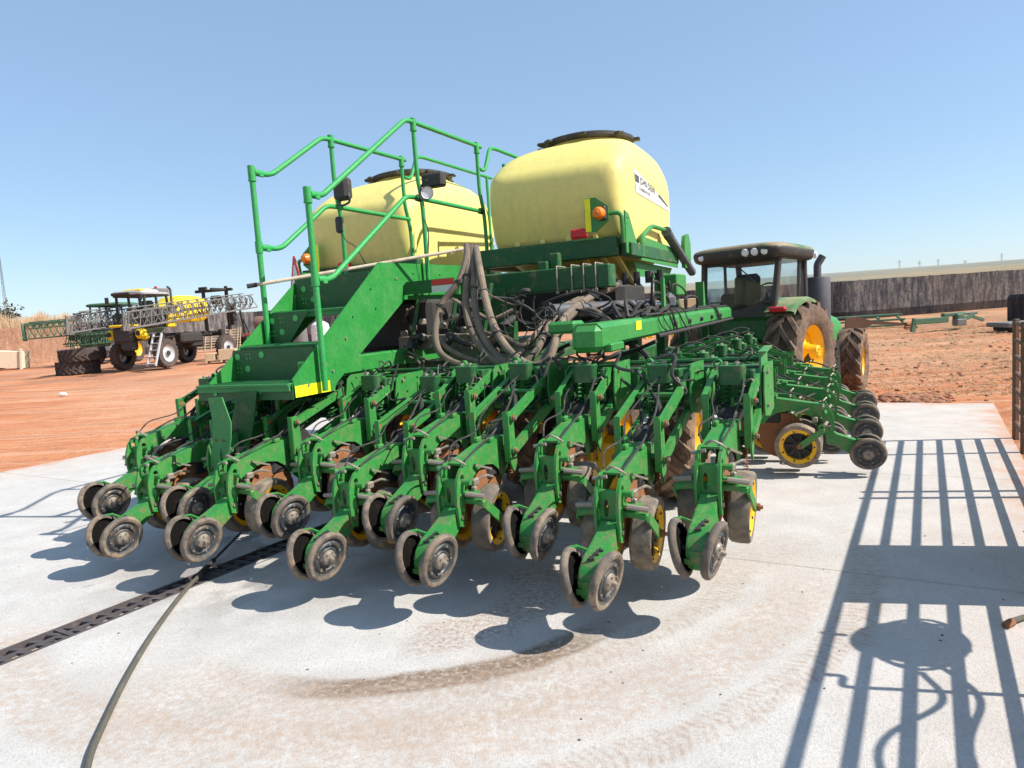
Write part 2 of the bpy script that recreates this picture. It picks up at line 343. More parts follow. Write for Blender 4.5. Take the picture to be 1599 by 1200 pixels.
# ------------------------------------------------------------------ mesh builder
class MB:
    def __init__(s): s.v = []; s.f = []; s.mi = []
    def _add(s, vs, fs, m):
        o = len(s.v); s.v += [tuple(x) for x in vs]
        for f in fs: s.f.append(tuple(i + o for i in f)); s.mi.append(m)
    def box(s, c, d, m=0, R=None):
        hx, hy, hz = d[0] / 2, d[1] / 2, d[2] / 2
        vs = [V((x, y, z)) for x in (-hx, hx) for y in (-hy, hy) for z in (-hz, hz)]
        if R is not None: vs = [R @ p for p in vs]
        s._add([p + V(c) for p in vs], [(0, 1, 3, 2), (4, 6, 7, 5), (0, 4, 5, 1), (2, 3, 7, 6), (0, 2, 6, 4), (1, 5, 7, 3)], m)
        return s
    def rbox(s, c, d, ch, m=0, R=None):
        """box with chamfered edges"""
        hx, hy, hz = d[0] / 2, d[1] / 2, d[2] / 2
        ch = min(ch, hx * .9, hy * .9, hz * .9)
        vs = []; idx = {}
        for sx in (-1, 1):
            for sy in (-1, 1):
                for sz in (-1, 1):
                    for a in range(3):
                        p = [sx * (hx - ch), sy * (hy - ch), sz * (hz - ch)]
                        p[a] = (sx, sy, sz)[a] * (hx, hy, hz)[a]
                        idx[(sx, sy, sz, a)] = len(vs); vs.append(V(p))
        fs = []
        for a in range(3):
            b, c2 = (a + 1) % 3, (a + 2) % 3
            for sa in (-1, 1):
                q = []
                for sb, sc in ((-1, -1), (1, -1), (1, 1), (-1, 1)):
                    k = [0, 0, 0]; k[a] = sa; k[b] = sb; k[c2] = sc; q.append(idx[(*k, a)])
                fs.append(q if sa > 0 else q[::-1])
            for sb in (-1, 1):
                for sc in (-1, 1):
                    k0 = [0, 0, 0]; k1 = [0, 0, 0]
                    k0[a] = -1; k1[a] = 1; k0[b] = k1[b] = sb; k0[c2] = k1[c2] = sc
                    q = [idx[(*k0, b)], idx[(*k1, b)], idx[(*k1, c2)], idx[(*k0, c2)]]
                    fs.append(q if sb * sc > 0 else q[::-1])
        for sx in (-1, 1):
            for sy in (-1, 1):
                for sz in (-1, 1):
                    q = [idx[(sx, sy, sz, a)] for a in range(3)]
                    fs.append(q if sx * sy * sz > 0 else q[::-1])
        if R is not None: vs = [R @ p for p in vs]
        s._add([p + V(c) for p in vs], fs, m); return s
    def bar(s, p, q, w, h, m=0, up=(0, 0, 1), ch=0.0):
        p, q = V(p), V(q); y = (q - p); L = y.length; y.normalize(); up = V(up)
        x = y.cross(up)
        if x.length < 1e-4: x = y.cross(V((1, 0, 0)))
        x.normalize(); z = x.cross(y)
        R = Matrix((x, y, z)).transposed()
        return s.rbox((p + q) / 2, (w, L, h), ch, m, R) if ch else s.box((p + q) / 2, (w, L, h), m, R)
    def tube(s, pts, r, n=8, m=0, caps=True, closed=False):
        pts = [V(p) for p in pts]; N = len(pts)
        rs = r if isinstance(r, (list, tuple)) else [r] * N
        tan = []
        for i in range(N):
            a = pts[(i - 1) % N] if (i > 0 or closed) else pts[0]
            b = pts[(i + 1) % N] if (i < N - 1 or closed) else pts[-1]
            d = b - a; tan.append(d.normalized() if d.length > 1e-9 else V((0, 0, 1)))
        u = tan[0].orthogonal().normalized(); vs = []
        for i in range(N):
            u = (u - tan[i] * u.dot(tan[i])); u.normalize(); w = tan[i].cross(u)
            for k in range(n):
                a = 2 * pi * k / n; vs.append(pts[i] + (u * cos(a) + w * sin(a)) * rs[i])
        fs = []
        for i in range(N if closed else N - 1):
            j = (i + 1) % N
            for k in range(n):
                k2 = (k + 1) % n
                fs.append((i * n + k, i * n + k2, j * n + k2, j * n + k))
        if caps and not closed:
            fs.append(tuple(range(n))[::-1]); fs.append(tuple((N - 1) * n + k for k in range(n)))
        s._add(vs, fs, m); return s
    def cyl(s, p, q, r, r1=None, n=14, m=0):
        return s.tube([p, q], [r, r if r1 is None else r1], n, m)
    def lathe(s, prof, c=(0, 0, 0), axis=(1, 0, 0), n=28, m=0, closed=False):
        """prof: (radius, offset along axis[, material])"""
        a = V(axis).normalized(); u = a.orthogonal().normalized(); w = a.cross(u); c = V(c)
        vs = []; N = len(prof)
        for p in prof:
            for k in range(n):
                t = 2 * pi * k / n; vs.append(c + a * p[1] + (u * cos(t) + w * sin(t)) * max(p[0], 1e-4))
        o = len(s.v); s.v += [tuple(x) for x in vs]
        for i in range(N if closed else N - 1):
            j = (i + 1) % N; mm = prof[i][2] if len(prof[i]) > 2 else m
            for k in range(n):
                k2 = (k + 1) % n
                s.f.append((o + i * n + k, o + i * n + k2, o + j * n + k2, o + j * n + k)); s.mi.append(mm)
        return s
    def prism(s, poly, o, U, W, t, m=0, holes=()):
        """polygon (2-D, axes U and W from o) extruded by t along U x W, centred"""
        o, U, W = V(o), V(U), V(W); N = U.cross(W).normalized()
        loops = [list(poly)] + [list(h) for h in holes]
        flat = [p for L in loops for p in L]; n = len(flat)
        tris = tessellate_polygon([[V((p[0], p[1], 0)) for p in L] for L in loops])
        vs = [o + U * p[0] + W * p[1] + N * (t / 2) for p in flat] + [o + U * p[0] + W * p[1] - N * (t / 2) for p in flat]
        fs = [tuple(x) for x in tris] + [tuple(i + n for i in x[::-1]) for x in tris]
        k = 0
        for L in loops:
            m2 = len(L)
            for i in range(m2):
                a, b = k + i, k + (i + 1) % m2
                fs.append((a, a + n, b + n, b))
            k += m2
        s._add(vs, fs, m); return s
    def grid(s, rows, m=0, flip=False):
        n = len(rows[0]); vs = [p for r in rows for p in r]; fs = []
        for i in range(len(rows) - 1):
            for k in range(n - 1):
                f = (i * n + k, i * n + k + 1, (i + 1) * n + k + 1, (i + 1) * n + k)
                fs.append(f[::-1] if flip else f)
        s._add(vs, fs, m); return s
    def build(s, name, mats, parent=None, ang=35, kind=None, loc=None):
        me = bpy.data.meshes.new(name); me.from_pydata(s.v, [], s.f)
        for mm in (mats if isinstance(mats, (list, tuple)) else [mats]): me.materials.append(mm)
        me.polygons.foreach_set('material_index', s.mi)
        me.update()
        import bmesh as _b
        bm = _b.new(); bm.from_mesh(me); _b.ops.recalc_face_normals(bm, faces=bm.faces); bm.to_mesh(me); bm.free()
        me.shade_smooth(); me.set_sharp_from_angle(angle=radians(ang))
        o = bpy.data.objects.new(name, me); COL.objects.link(o)
        if parent is not None: o.parent = parent
        if loc is not None: o.location = loc
        if kind: o['kind'] = kind
        return o

def empty(name, loc, rz=0.0, label=None, cat=None, group=None):
    o = bpy.data.objects.new(name, None); COL.objects.link(o); o.empty_display_size = 0.2
    o.location = loc; o.rotation_euler = (0, 0, rz); tag(o, label, cat, group); return o
def tag(o, label=None, cat=None, group=None, kind=None):
    for k, v in (('label', label), ('category', cat), ('group', group), ('kind', kind)):
        if v: o[k] = v
    return o
def kids(o): return [c for c in bpy.data.objects if c.parent == o]
def copy_tree(o, parent=None, tree=None):
    c = o.copy(); COL.objects.link(c); c.parent = parent
    for ch in kids(o): copy_tree(ch, c)
    return c

def smooth_path(pts, n=8):
    """Catmull-Rom through pts"""
    P = [V(p) for p in pts]; P = [P[0] * 2 - P[1]] + P + [P[-1] * 2 - P[-2]]; out = []
    for i in range(1, len(P) - 2):
        for k in range(n):
            t = k / n; a, b, c, d = P[i - 1], P[i], P[i + 1], P[i + 2]
            out.append(0.5 * ((2 * b) + (c - a) * t + (2 * a - 5 * b + 4 * c - d) * t * t + (3 * b - a - 3 * c + d) * t ** 3))
    out.append(P[-2]); return out
def bend_path(pts, r=0.08, n=5):
    """straight runs with rounded corners"""
    P = [V(p) for p in pts]; out = [P[0]]
    for i in range(1, len(P) - 1):
        a, b, c = P[i - 1], P[i], P[i + 1]
        la, lc = (a - b).length, (c - b).length; rr = min(r, la * .45, lc * .45)
        p, q = b + (a - b).normalized() * rr, b + (c - b).normalized() * rr
        for k in range(n + 1):
            t = k / n; out.append(p * (1 - t) ** 2 + b * 2 * t * (1 - t) + q * t * t)
    out.append(P[-1]); return out
def oval(cx, cy, rx, ry, n=12): return [(cx + rx * cos(2 * pi * k / n), cy + ry * sin(2 * pi * k / n)) for k in range(n)]

# ================================================================== SETTING
def sl(u, v, z=0.0): return SU * u + SV * v + V((0, 0, z))

def ground():
    mb = MB(); rows = []
    rad = [0.4]
    while rad[-1] < 3200:
        r = rad[-1]; rad.append(r + (0.35 if r < 20 else 0.02 * r + 0.1 if r < 120 else 0.06 * r))
    for r in rad:
        row = []
        for k in range(241):
            a = 2 * pi * k / 240; x, y = r * sin(a), r * cos(a)
            p = V((x, y, 0)); u, v = p.dot(SU), p.dot(SV)
            z = rise(x, y) - 0.035
            if r < 60:
                z += 0.035 * (mnoise.noise(V((x * .9, y * .9, 0))) + .6 * mnoise.noise(V((x * 3, y * 3, 4))))
            ins = min(u - U0, U1 - u, v - V0, V1 - v)
            if ins > 0: z -= min(0.3, ins * 0.8)
            row.append(V((x, y, z)))
        rows.append(row)
    mb.grid(rows)
    return mb.build('ground', SOIL, kind='structure', ang=180)
ground()

def slab():
    mb = MB()
    for v0, v1 in ((V0, DV0), (DV1, V1)):
        c = sl((U0 + U1) / 2, (v0 + v1) / 2, -0.09)
        R = Matrix((SV, SU, V((0, 0, 1)))).transposed()
        mb.box(c, (v1 - v0, U1 - U0, 0.18), 0, R)
    # trench floor
    mb.box(sl((U0 + U1) / 2, (DV0 + DV1) / 2, -0.17), (DV1 - DV0, U1 - U0 - .01, 0.04), 0, R)
    return mb.build('concrete_wash_slab', CONC, kind='structure')
slab()

def drain():
    root = empty('drain_grate', sl(4, (DV0 + DV1) / 2, 0), label='long dark slotted steel drain grate set in the pale slab under the hose', cat='drain')
    fr, sb = MB(), MB()
    R = Matrix((SV, SU, V((0, 0, 1)))).transposed(); base = root.location
    u0, u1 = -1.0, 8.6
    for v in (DV0 + .012, DV1 - .012):
        fr.box(sl((u0 + u1) / 2, v, -.012) - base, (.02, u1 - u0, .03), 0, R)
    u = u0; k = 0
    while u < u1:
        # raked slats with a middle web, plates every metre
        for v, sgn in ((DV0 + .068, 1), (DV1 - .068, 1)):
            a = sl(u, v - .036, -.012) - base; b = sl(u + .03, v + .036, -.012) - base
            sb.bar(a, b, .032, .016)
        if k % 10 == 0:
            sb.box(sl(u + .05, (DV0 + DV1) / 2, -.006) - base, (DV1 - DV0 - .05, .03, .018), 0, R)
        u += .098; k += 1
    sb.box(sl((u0 + u1) / 2, (DV0 + DV1) / 2, -.013) - base, (.034, u1 - u0, .014), 0, R)
    fr.build('frame', DRAINM, root); sb.build('slats', DRAINM, root)
drain()

def water_hose():
    P = [gp(x, y) for x, y in ((135, 1290), (138, 1200), (165, 1130), (205, 1050), (245, 985), (290, 925), (322, 893))]
    mb = MB(); mb.tube(smooth_path([p + V((0, 0, .0145)) for p in P], 8), .0145, 10)
    o = mb.build('water_hose', GHOSE); tag(o, 'thick grey water hose curving across the slab to the drain grate', 'hose')
    a, b = gp(322, 893) + V((0, 0, .026)), gp(389, 829) + V((0, 0, .05))
    e = empty('washing_lance', a, label='thin black pressure washing lance lying at the end of the grey hose', cat='lance')
    m1 = MB(); m1.cyl((0, 0, 0), b - a, .010, n=8); m1.build('tube', BLACK, e)
    m2 = MB(); m2.cyl((a - b).normalized() * .10, (b - a) * .16, .019, n=10); m2.build('grip', DARK, e)
    # short hose end at the right edge
    Q = [gp(x, y) + V((0, 0, .016)) for x, y in ((1570, 982), (1585, 974), (1620, 966), (1680, 972), (1740, 1000))]
    e = empty('hose_end', Q[0], label='short brown hose end poking onto the slab from the right edge', cat='hose')
    m3 = MB(); m3.tube(smooth_path([q - Q[0] for q in Q], 6), .014, 8); m3.build('hose', GHOSE, e)
    m4 = MB(); m4.cyl(V((0, 0, 0)), (Q[1] - Q[0]) * .7, .019, n=8); m4.build('nozzle', RUST, e)
water_hose()

def guard_fence():
    """waist high pipe fence along the slab's right side: end post in view, its shadow on the slab"""
    base = V((5.18, 7.16, 0)); d = V((-.51, -.86, 0)).normalized(); nrm = V((-d.y, d.x, 0))
    root = empty('pipe_fence', base, label='rusty brown pipe guard fence with end post standing at the right edge of the slab', cat='fence')
    L = 8.5
    rl = MB()
    for i in range(7):
        h = 1.22 - .175 * i
        rl.tube([d * -.2 + V((0, 0, h)), d * L + V((0, 0, h))], .021, 8)
        rl.build('rail', RUSTRAIL, root); rl = MB()
    for s in (-.2, .55, 2.05, 2.25, 6.4, 8.5):
        m = MB(); m.rbox(d * s + V((0, 0, .62)), (.05, .05, 1.28), .006); m.build('post', RUSTRAIL, root)
    pn = empty('sheet_panel', base, label='solid steel sheet hung on the pipe fence beside the slab', cat='panel')
    m = MB(); R = Matrix((d, nrm, V((0, 0, 1)))).transposed()
    m.rbox(d * 3.92 + nrm * .05 + V((0, 0, .66)), (.98, .012, 1.22), .003, 0, R); m.build('sheet', RUSTRAIL, pn)
    c = d * 4.85 - nrm * -.12 + V((0, 0, 1.0))
    rr = empty('hose_reel', base + c, label='round hose reel hung on the pipe fence with loops of hose', cat='reel')
    m = MB(); m.lathe([(.02, -.05), (.20, -.05), (.21, -.04), (.20, -.03), (.10, -.03), (.10, .03), (.20, .03), (.21, .04), (.20, .05), (.02, .05)], (0, 0, 0), nrm, 28); m.build('drum', DARK, rr)
    m = MB()
    for q, (r, ph) in enumerate(((.23, 0), (.255, .4), (.21, 1.0))):
        m.tube([(d * (r * 1.06 * cos(a + ph)) + V((0, 0, r * .70 * sin(a + ph) - .02 * q)) + nrm * (.02 * q)) for a in [2 * pi * k / 30 for k in range(30)]], .013, 7, closed=True)
    m.tube(smooth_path([d * .3 + V((0, 0, -.05)), d * .55 + V((0, 0, -.12)), d * .9 + V((0, 0, .08)), d * 1.5 + V((0, 0, -.02)), d * 2.4 + V((0, 0, .1))]), .012, 7)
    m.tube(smooth_path([d * .2 + V((0, 0, -.1)), d * .5 + V((0, 0, -.25)), d * .9 + V((0, 0, -.2)), d * 1.6 + V((0, 0, -.3)), d * 2.4 + V((0, 0, -.25))]), .012, 7)
    m.build('hose_loops', GHOSE, rr)
    m = MB(); m.cyl(d * -.05 + V((0, 0, .27)), d * -.07 + V((0, 0, .37)), .014); m.cyl((0, 0, 0), nrm * .22, .03); m.build('spout', DARK, rr)
    tp = empty('water_tap', base + d * 5.35 + V((0, 0, .95)), label='standpipe tap wired to the pipe fence', cat='tap')
    m = MB(); m.tube(bend_path([(0, 0, -.84), (0, 0, .17), d * -.10 + V((0, 0, .17)), d * -.10 + V((0, 0, .24))], .03), .014, 8)
    m.build('pipe', RUSTRAIL, tp)
guard_fence()

# ================================================================== PLANTER
PL_O, PL_A = V((.321, 3.377, 0)), 0.44
PX, PY = V((cos(PL_A), -sin(PL_A), 0)), V((sin(PL_A), cos(PL_A), 0))
def pl(px, py, axis, val):
    """the planter-frame point seen at a pixel on the plane (axis = val)"""
    ax = (PX, PY, V((0, 0, 1)))[axis]; v = ray(px, py)
    t = (val - (CAMP - PL_O).dot(ax)) / v.dot(ax); q = CAMP + v * t - PL_O
    return V((q.dot(PX), q.dot(PY), q.z))
planter = empty('planter', PL_O, -PL_A, 'big green row crop planter with two pale yellow seed tanks, steps and handrails', 'planter')
Xa, Ya, Za = (1, 0, 0), (0, 1, 0), (0, 0, 1)

# ---- shared row-unit pieces (built once, copied with the unit)
def closing_wheel(side):
    m = MB(); s = side      # s=+1: outer face towards +x
    m.lathe([(.118, -.012, 3), (.125, -.022, 0), (.140, -.024, 0), (.150, -.014, 0), (.1535, 0, 0), (.150, .010, 0), (.140, .018, 0), (.124, .017, 0), (.118, .014, 1),
             (.110, .006, 1), (.100, .004, 1), (.092, .012, 1), (.080, .013, 1), (.074, .004, 1), (.062, .003, 1), (.055, .010, 1), (.046, .010, 2), (.042, .022, 2), (.030, .030, 2), (.016, .032, 2), (.012, .055, 2), (.004, .057, 2)],
            (0, 0, 0), (s, 0, 0), 36)
    m.lathe([(.126, -.021, 3), (.116, .0015, 3), (.10, -.001, 3), (.06, .0, 3), (.03, -.012, 3), (.004, -.012, 3)], (0, 0, 0), (s, 0, 0), 30, 3)  # inner dish coloured as dark as its shade
    for k in range(5):
        a = 2 * pi * k / 5 + .3
        m.cyl((s * .006, .085 * cos(a), .085 * sin(a)), (s * .017, .085 * cos(a), .085 * sin(a)), .007, n=6, m=2)
    for k in range(6):
        a = 2 * pi * k / 6
        m.cyl((s * .012, .036 * cos(a), .036 * sin(a)), (s * .033, .036 * cos(a), .036 * sin(a)), .0055, n=6, m=2)
    return m
def gauge_wheel(side):
    m = MB(); s = side
    m.lathe([(.150, -.050, 1), (.158, -.056, 0), (.192, -.058, 0), (.203, -.045, 0), (.206, 0, 0), (.203, .045, 0), (.194, .058, 0), (.166, .056, 0), (.160, .054, 1), (.150, .048, 1), (.128, .040, 1), (.122, .020, 1), (.122, -.04, 1), (.150, -.050, 1)], (0, 0, 0), (s, 0, 0), 40)
    m.lathe([(.122, .012, 2), (.09, .004, 2), (.055, .014, 2), (.045, .03, 2), (.02, .034, 2), (.004, .034, 2)], (0, 0, 0), (s, 0, 0), 30, 2)
    for k in range(7):      # spokes of the inner disc
        a = 2 * pi * k / 7
        m.bar((s * .022, .04 * cos(a), .04 * sin(a)), (s * .022, .122 * cos(a), .122 * sin(a)), .02, .022, 2, up=(1, 0, 0))
        m.cyl((s * .04, .139 * cos(a + .4), .139 * sin(a + .4)), (s * .05, .139 * cos(a + .4), .139 * sin(a + .4)), .008, n=6, m=2)
    return m
def coil(c, r, h, turns, w):
    pts = []; n = int(turns * 12)
    for k in range(n + 1):
        a = 2 * pi * k / 12; pts.append((c[0] + r * cos(a), c[1] + r * sin(a), c[2] + h * k / n))
    return MB().tube(pts, w, 6)
def rrect(hx, hy, r, n=4):
    out = []
    for cx, cy, a0 in ((hx - r, hy - r, 0), (-hx + r, hy - r, pi / 2), (-hx + r, -hy + r, pi), (hx - r, -hy + r, 3 * pi / 2)):
        for k in range(n + 1):
            a = a0 + pi / 2 * k / n; out.append((cx + r * cos(a), cy + r * sin(a)))
    return out

def make_unit(yc, zc, fu, fl, bushy):
    P = lambda x, y, z: V((x, yc + y, zc + z))
    # root: body of the unit (shank, casting and rear links)
    b = MB()
    prof = [(.40, .445), (.60, .475), (.86, .515), (.985, .515), (.985, .30), (.88, .25), (.83, .32), (.76, .365), (.66, .385), (.56, .375), (.47, .335), (.43, .30), (.40, .305)]
    for sx in (-.058, .058):
        b.prism(prof, P(sx, 0, 0), Ya, Za, .010, 0, [oval(.90, .42, .018, .018, 8)])
    b.prism([(.40, .448), (.60, .478), (.86, .518), (.985, .518), (.985, .508), (.86, .506), (.60, .466), (.40, .436)], P(0, 0, 0), Ya, Za, .118)
    # curved casting plates with slots
    cast = [(.44, .455), (.385, .452), (.335, .43), (.295, .385), (.272, .32), (.268, .24), (.275, .16), (.285, .10), (.335, .085), (.345, .17), (.352, .26), (.375, .33), (.44, .37)]
    b.prism(cast, P(.062, 0, 0), Ya, Za, .016, 0, [oval(.312, .235, .017, .042), oval(.345, .375, .022, .022)])
    b.prism(cast, P(-.062, 0, 0), Ya, Za, .016, 0, [oval(.312, .235, .017, .042), oval(.345, .375, .022, .022)])
    b.prism([(-.055, .09), (.055, .09), (.055, .36), (-.055, .36)], P(0, .335, 0), Xa, Za, .012, 0, [oval(-.02, .27, .014, .05), oval(-.02, .15, .016, .022)])
    b.tube([P(-.085, .345, .352), P(.125, .345, .352)], .017, 10); b.tube([P(-.10, .36, .42), P(-.02, .36, .435)], .011, 8, 1)
    b.prism([(.06, -.03), (.15, -.03), (.165, .02), (.15, .05), (.06, .05)], P(0, .36, .285), Xa, Ya, .010)
    b.tube([P(-.15, .38, .235), P(.15, .38, .235)], .024, 10); b.tube([P(.15, .38, .235), P(.185, .38, .235)], .013, 8, 2)
    # head: lower plate, bottom cross tube and lugs
    b.prism([(-.125, .32), (-.06, .25), (.06, .25), (.125, .32), (.125, .42), (-.125, .42)], P(0, .985, 0), Xa, Za, .012, 3, [oval(.075, .345, .008, .008, 6), oval(-.075, .345, .008, .008, 6)])
    b.tube([P(-.13, .925, .435), P(.13, .925, .435)], .019, 10)
    for x in (-.03, .03):      # U-bolts over the cross tube
        b.tube(bend_path([P(x - .014, .84, .45), P(x - .014, .84, .535), P(x + .014, .84, .535), P(x + .014, .84, .45)], .01, 3), .0045, 6, 1)
        b.rbox(P(x * 1.6, .78, .52), (.03, .06, .03), .006)
    # rear links: channels that carry both arm ends
    for sx in (-1, 1):
        b.prism([(.86, .35), (.91, .27), (.955, .35), (.935, .67), (.915, .685), (.875, .685), (.858, .67)], P(sx * .137, 0, 0), Ya, Za, .012)
        b.box(P(sx * .120, .860, .52), (.034, .008, .33))
        b.box(P(sx * .121, .93, .50), (.028, .006, .24), 3)
        for z in (.640, .425):
            b.cyl(P(sx * .125, .90, z), P(sx * .172, .90, z), .020, n=10, m=2); b.cyl(P(sx * .16, .90, z), P(sx * .182, .90, z), .012, n=6, m=1)
    u = b.build('row_unit', [GREEN, BOLT, RUST, GREEN_D], None)
    # parallel arms
    def arm(p, q, w, h):
        m = MB(); p, q = V(p), V(q); d = (q - p); L = d.length; d.normalize(); n = V((0, -d.z, d.y))
        r = h / 2
        pts = [(L + r * .9 * cos(a), r * sin(a)) for a in (-pi / 2, -pi / 4, 0, pi / 4, pi / 2)] + [(-r * .9 * cos(a), r * sin(a)) for a in (pi / 2, pi / 4, 0, -pi / 4, -pi / 2)]
        hs = [oval(L * t, 0, .007, .007, 6) for t in (.30, .52, .70)]
        m.prism(pts, p, d, n, w, 0, hs)
        m.bar(p + n * (r - .004) + V((-math.copysign(.016, p.x), 0, 0)), q + n * (r - .004) + V((-math.copysign(.016, p.x), 0, 0)), .026, .006, 0, up=n)
        m.cyl(p + V((-.016, 0, 0)), p + V((.016, 0, 0)), .016, n=10, m=1); m.cyl(q + V((-.02, 0, 0)), q + V((.02, 0, 0)), .016, n=10, m=1)
        return m.build('parallel_arm', [GREEN, BOLT], u)
    for sx in (-1, 1):
        arm(P(sx * .150, .90, .640), V((sx * .150, *fu)), .012, .056)
        arm(P(sx * .153, .90, .425), V((sx * .153, *fl)), .012, .062)
    m = MB(); q = P(0, .90, .640).lerp(V((0, *fu)), .52 if yc < .1 else .85); m.tube([q + V((-.15, 0, .0)), q + V((.15, 0, 0))], .016, 10); m.build('arm_cross_tube', GREEN, u)
    # wheels and their arms
    for sx in (-1, 1):
        w = closing_wheel(sx).build('closing_wheel', [RUB, DISC, BOLT, DISC_SHADE], u, loc=P(sx * .088, -.0, 0)); w.rotation_euler = (radians(random.uniform(0, 60)) * 0, radians(13 * sx), radians(-5 * sx))
        g = gauge_wheel(sx).build('gauge_wheel', [GRUB, YEL, DARK], u, loc=P(sx * .128, .575, .075)); g.rotation_euler = (0, radians(4 * sx), radians(3 * sx))
        m = MB(); x0 = sx * .165
        m.bar(P(x0 - sx * .05, .385, .235), P(x0 + sx * .035, .37, .225), .05, .035, 0, ch=.006)
        m.prism([(0, -.027), (.10, -.03), (.235, -.03), (.255, -.012), (.255, .015), (.235, .026), (.09, .026), (0, .024)], P(x0 + sx * .035, .365, .225), V((0, .80, -.60)), V((0, .60, .80)), .014)
        m.cyl(P(x0 + sx * .02, .563, .080), P(x0 + sx * .06, .563, .080), .022, n=10, m=1); m.cyl(P(x0 + sx * .06, .563, .080), P(x0 + sx * .075, .563, .080), .012, n=6, m=1)
        m.build('gauge_wheel_arm', [GREEN, RUST], u)
    m = MB()
    for sx in (-1, 1):
        m.lathe([(.005, .0), (.19, .0), (.212, .003), (.212, .005), (.19, .007), (.005, .012)], P(sx * .022, .72, .15), V((sx, -.05, 0)), 32)
    m.build('opener_discs', RUST, u)
    # closing arm with its notched handle
    m = MB()
    ap_ = [(.355, .20), (.34, .095), (.26, .055), (.17, .005), (.10, -.055), (.055, -.105), (.0, -.105), (-.035, -.065), (-.045, -.01), (-.02, .05), (.04, .095), (.14, .125), (.25, .165), (.30, .205)]
    for sx in (-.045, .045): m.prism(ap_, P(sx, 0, 0), Ya, Za, .009)
    top = [(-.047, -.02), (-.02, .052), (.04, .098), (.14, .128), (.25, .168), (.30, .208), (.30, .198), (.25, .158), (.14, .118), (.04, .088), (-.012, .044), (-.038, -.02)]
    m.prism(top, P(0, 0, 0), Ya, Za, .088)
    m.prism([(-.045, -.02), (-.047, .0), (-.033, -.068), (0, -.108), (0, -.098), (-.027, -.062), (-.036, -.02)], P(0, 0, 0), Ya, Za, .080)
    d = V((0, .92, .38))
    for i, t in enumerate((0, .035, .07)):      # notches
        m.box(P(.0 + .012 * i, .02, .094) + V((0, t * .95, t * .35)), (.035, .009, .012), 1, Matrix.Rotation(.45, 3, 'Z'))
    m.bar(P(-.005, .015, .094), P(.025, .10, .126), .008, .012, 1)
    m.bar(P(-.05, .10, .11), P(-.105, .08, .135), .016, .012); m.bar(P(-.10, .085, .133), P(-.115, .04, .14), .022, .008)
    m.cyl(P(-.07, .31, .15), P(.08, .31, .15), .014, n=8, m=2)
    m.rbox(P(0, -.005, -.07), (.05, .05, .07), .008, 0); m.cyl(P(-.09, 0, 0), P(.09, 0, 0), .013, n=8, m=3)
    m.rbox(P(-.045, -.045, -.055), (.03, .012, .028), .003, 0)
    m.build('closing_arm', [GREEN, DARK, BOLT, DARK], u)
    # down-pressure head: capped box over twin springs
    yb = 1.42
    m = MB(); m.prism(rrect(.083, .055, .04), (0, yb, 1.20), Xa, Ya, .115); m.prism(rrect(.078, .050, .036), (0, yb, 1.260), Xa, Ya, .008, 1)
    for x in (-.04, .03): m.cyl((x, yb, 1.26), (x, yb, 1.285), .018, .014, n=8, m=2)
    m.rbox((-.01, yb + .01, 1.268), (.10, .03, .012), .004, 1)
    m.build('spring_cap', [GREEN_D if not bushy else GREEN_D, GREEN_DUSTY, BOLT], u)
    for x in (-.048, .048): coil((x, yb, .93), .029, .215, 7.5, .0065).build('spring', GREEN_D, u)
    m = MB(); m.cyl((0, yb - .03, .97), (0, yb - .03, 1.06), .012, n=8, m=1); m.rbox((0, yb + .01, .92), (.17, .10, .02), .005)
    m.build('spring_seat', [GREEN_D, GREEN, BOLT], u); m = MB()
    m.tube(smooth_path([(.085, yb - .02, 1.16), (.12, yb - .03, 1.175), (.135, yb - .03, 1.14), (.135, yb - .03, 1.12)], 4), .006, 6, 2); m.rbox((.14, yb - .03, 1.105), (.04, .03, .02), .004, 2)
    m.build('cable_clip', [GREEN_D, GREEN, BOLT], u)
    # mount plates that clamp to the toolbar
    for sx in (-1, 1):
        m = MB(); x = sx * .178
        pr = [(1.47, 1.08), (1.50, 1.21), (1.56, 1.25), (1.90, 1.25), (1.90, .93), (1.70, .90), (1.50, .93)] if sx > 0 else [(1.50, 1.05), (1.50, 1.21), (1.56, 1.235), (1.90, 1.235), (1.90, .93), (1.76, .90), (1.52, .93)]
        m.prism(pr, (x, 0, 0), Ya, Za, .010, 0, [oval(1.64, 1.10, .012, .012, 8), oval(1.80, 1.03, .012, .012, 8), oval(1.62, 1.215, .009, .012, 8), oval(1.80, 1.20, .012, .012, 8)])
        for y, z in ((fu[0], fu[1]), (fl[0], fl[1])): m.cyl((x - sx * .03, y, z), (x + sx * .02, y, z), .014, n=8, m=1)
        m.bar((x - sx * .014, 1.57, 1.243), (x - sx * .014, 1.9, 1.243), .028, .006)
        m.build('mount_plate', [GREEN, BOLT], u)
    m = MB(); m.tube([(-.17, 1.66, 1.20), (.17, 1.66, 1.20)], .018, 8); m.rbox((.0, 1.86, 1.09), (.34, .03, .26), .006, 1)
    m.lathe([(.020, -.02), (.030, -.02), (.030, .02), (.020, .02)], (-.13, 1.62, 1.262), Ya, 12, 0, closed=True)
    m.build('head_crosspiece', [GREEN, GREEN_D], u)
    # meter body, seed tube and a cable or two under the shank
    m = MB(); m.rbox(P(0, .82, .33), (.09, .2, .14), .02); m.lathe([(.01, -.05), (.11, -.05), (.12, -.03), (.12, .03), (.11, .05), (.01, .05)], P(-.02, 1.06, .46), Xa, 20)
    m.tube(smooth_path([P(.05, .95, .5), P(.09, 1.05, .62), P(.04, 1.2, .72), P(-.05, 1.35, .78)]), .016, 7); m.tube(smooth_path([P(-.04, .9, .5), P(-.08, 1.0, .58), P(-.02, 1.15, .60), P(.05, 1.3, .66)]), .008, 6)
    m.build('seed_meter', DARK, u)
    m = MB()
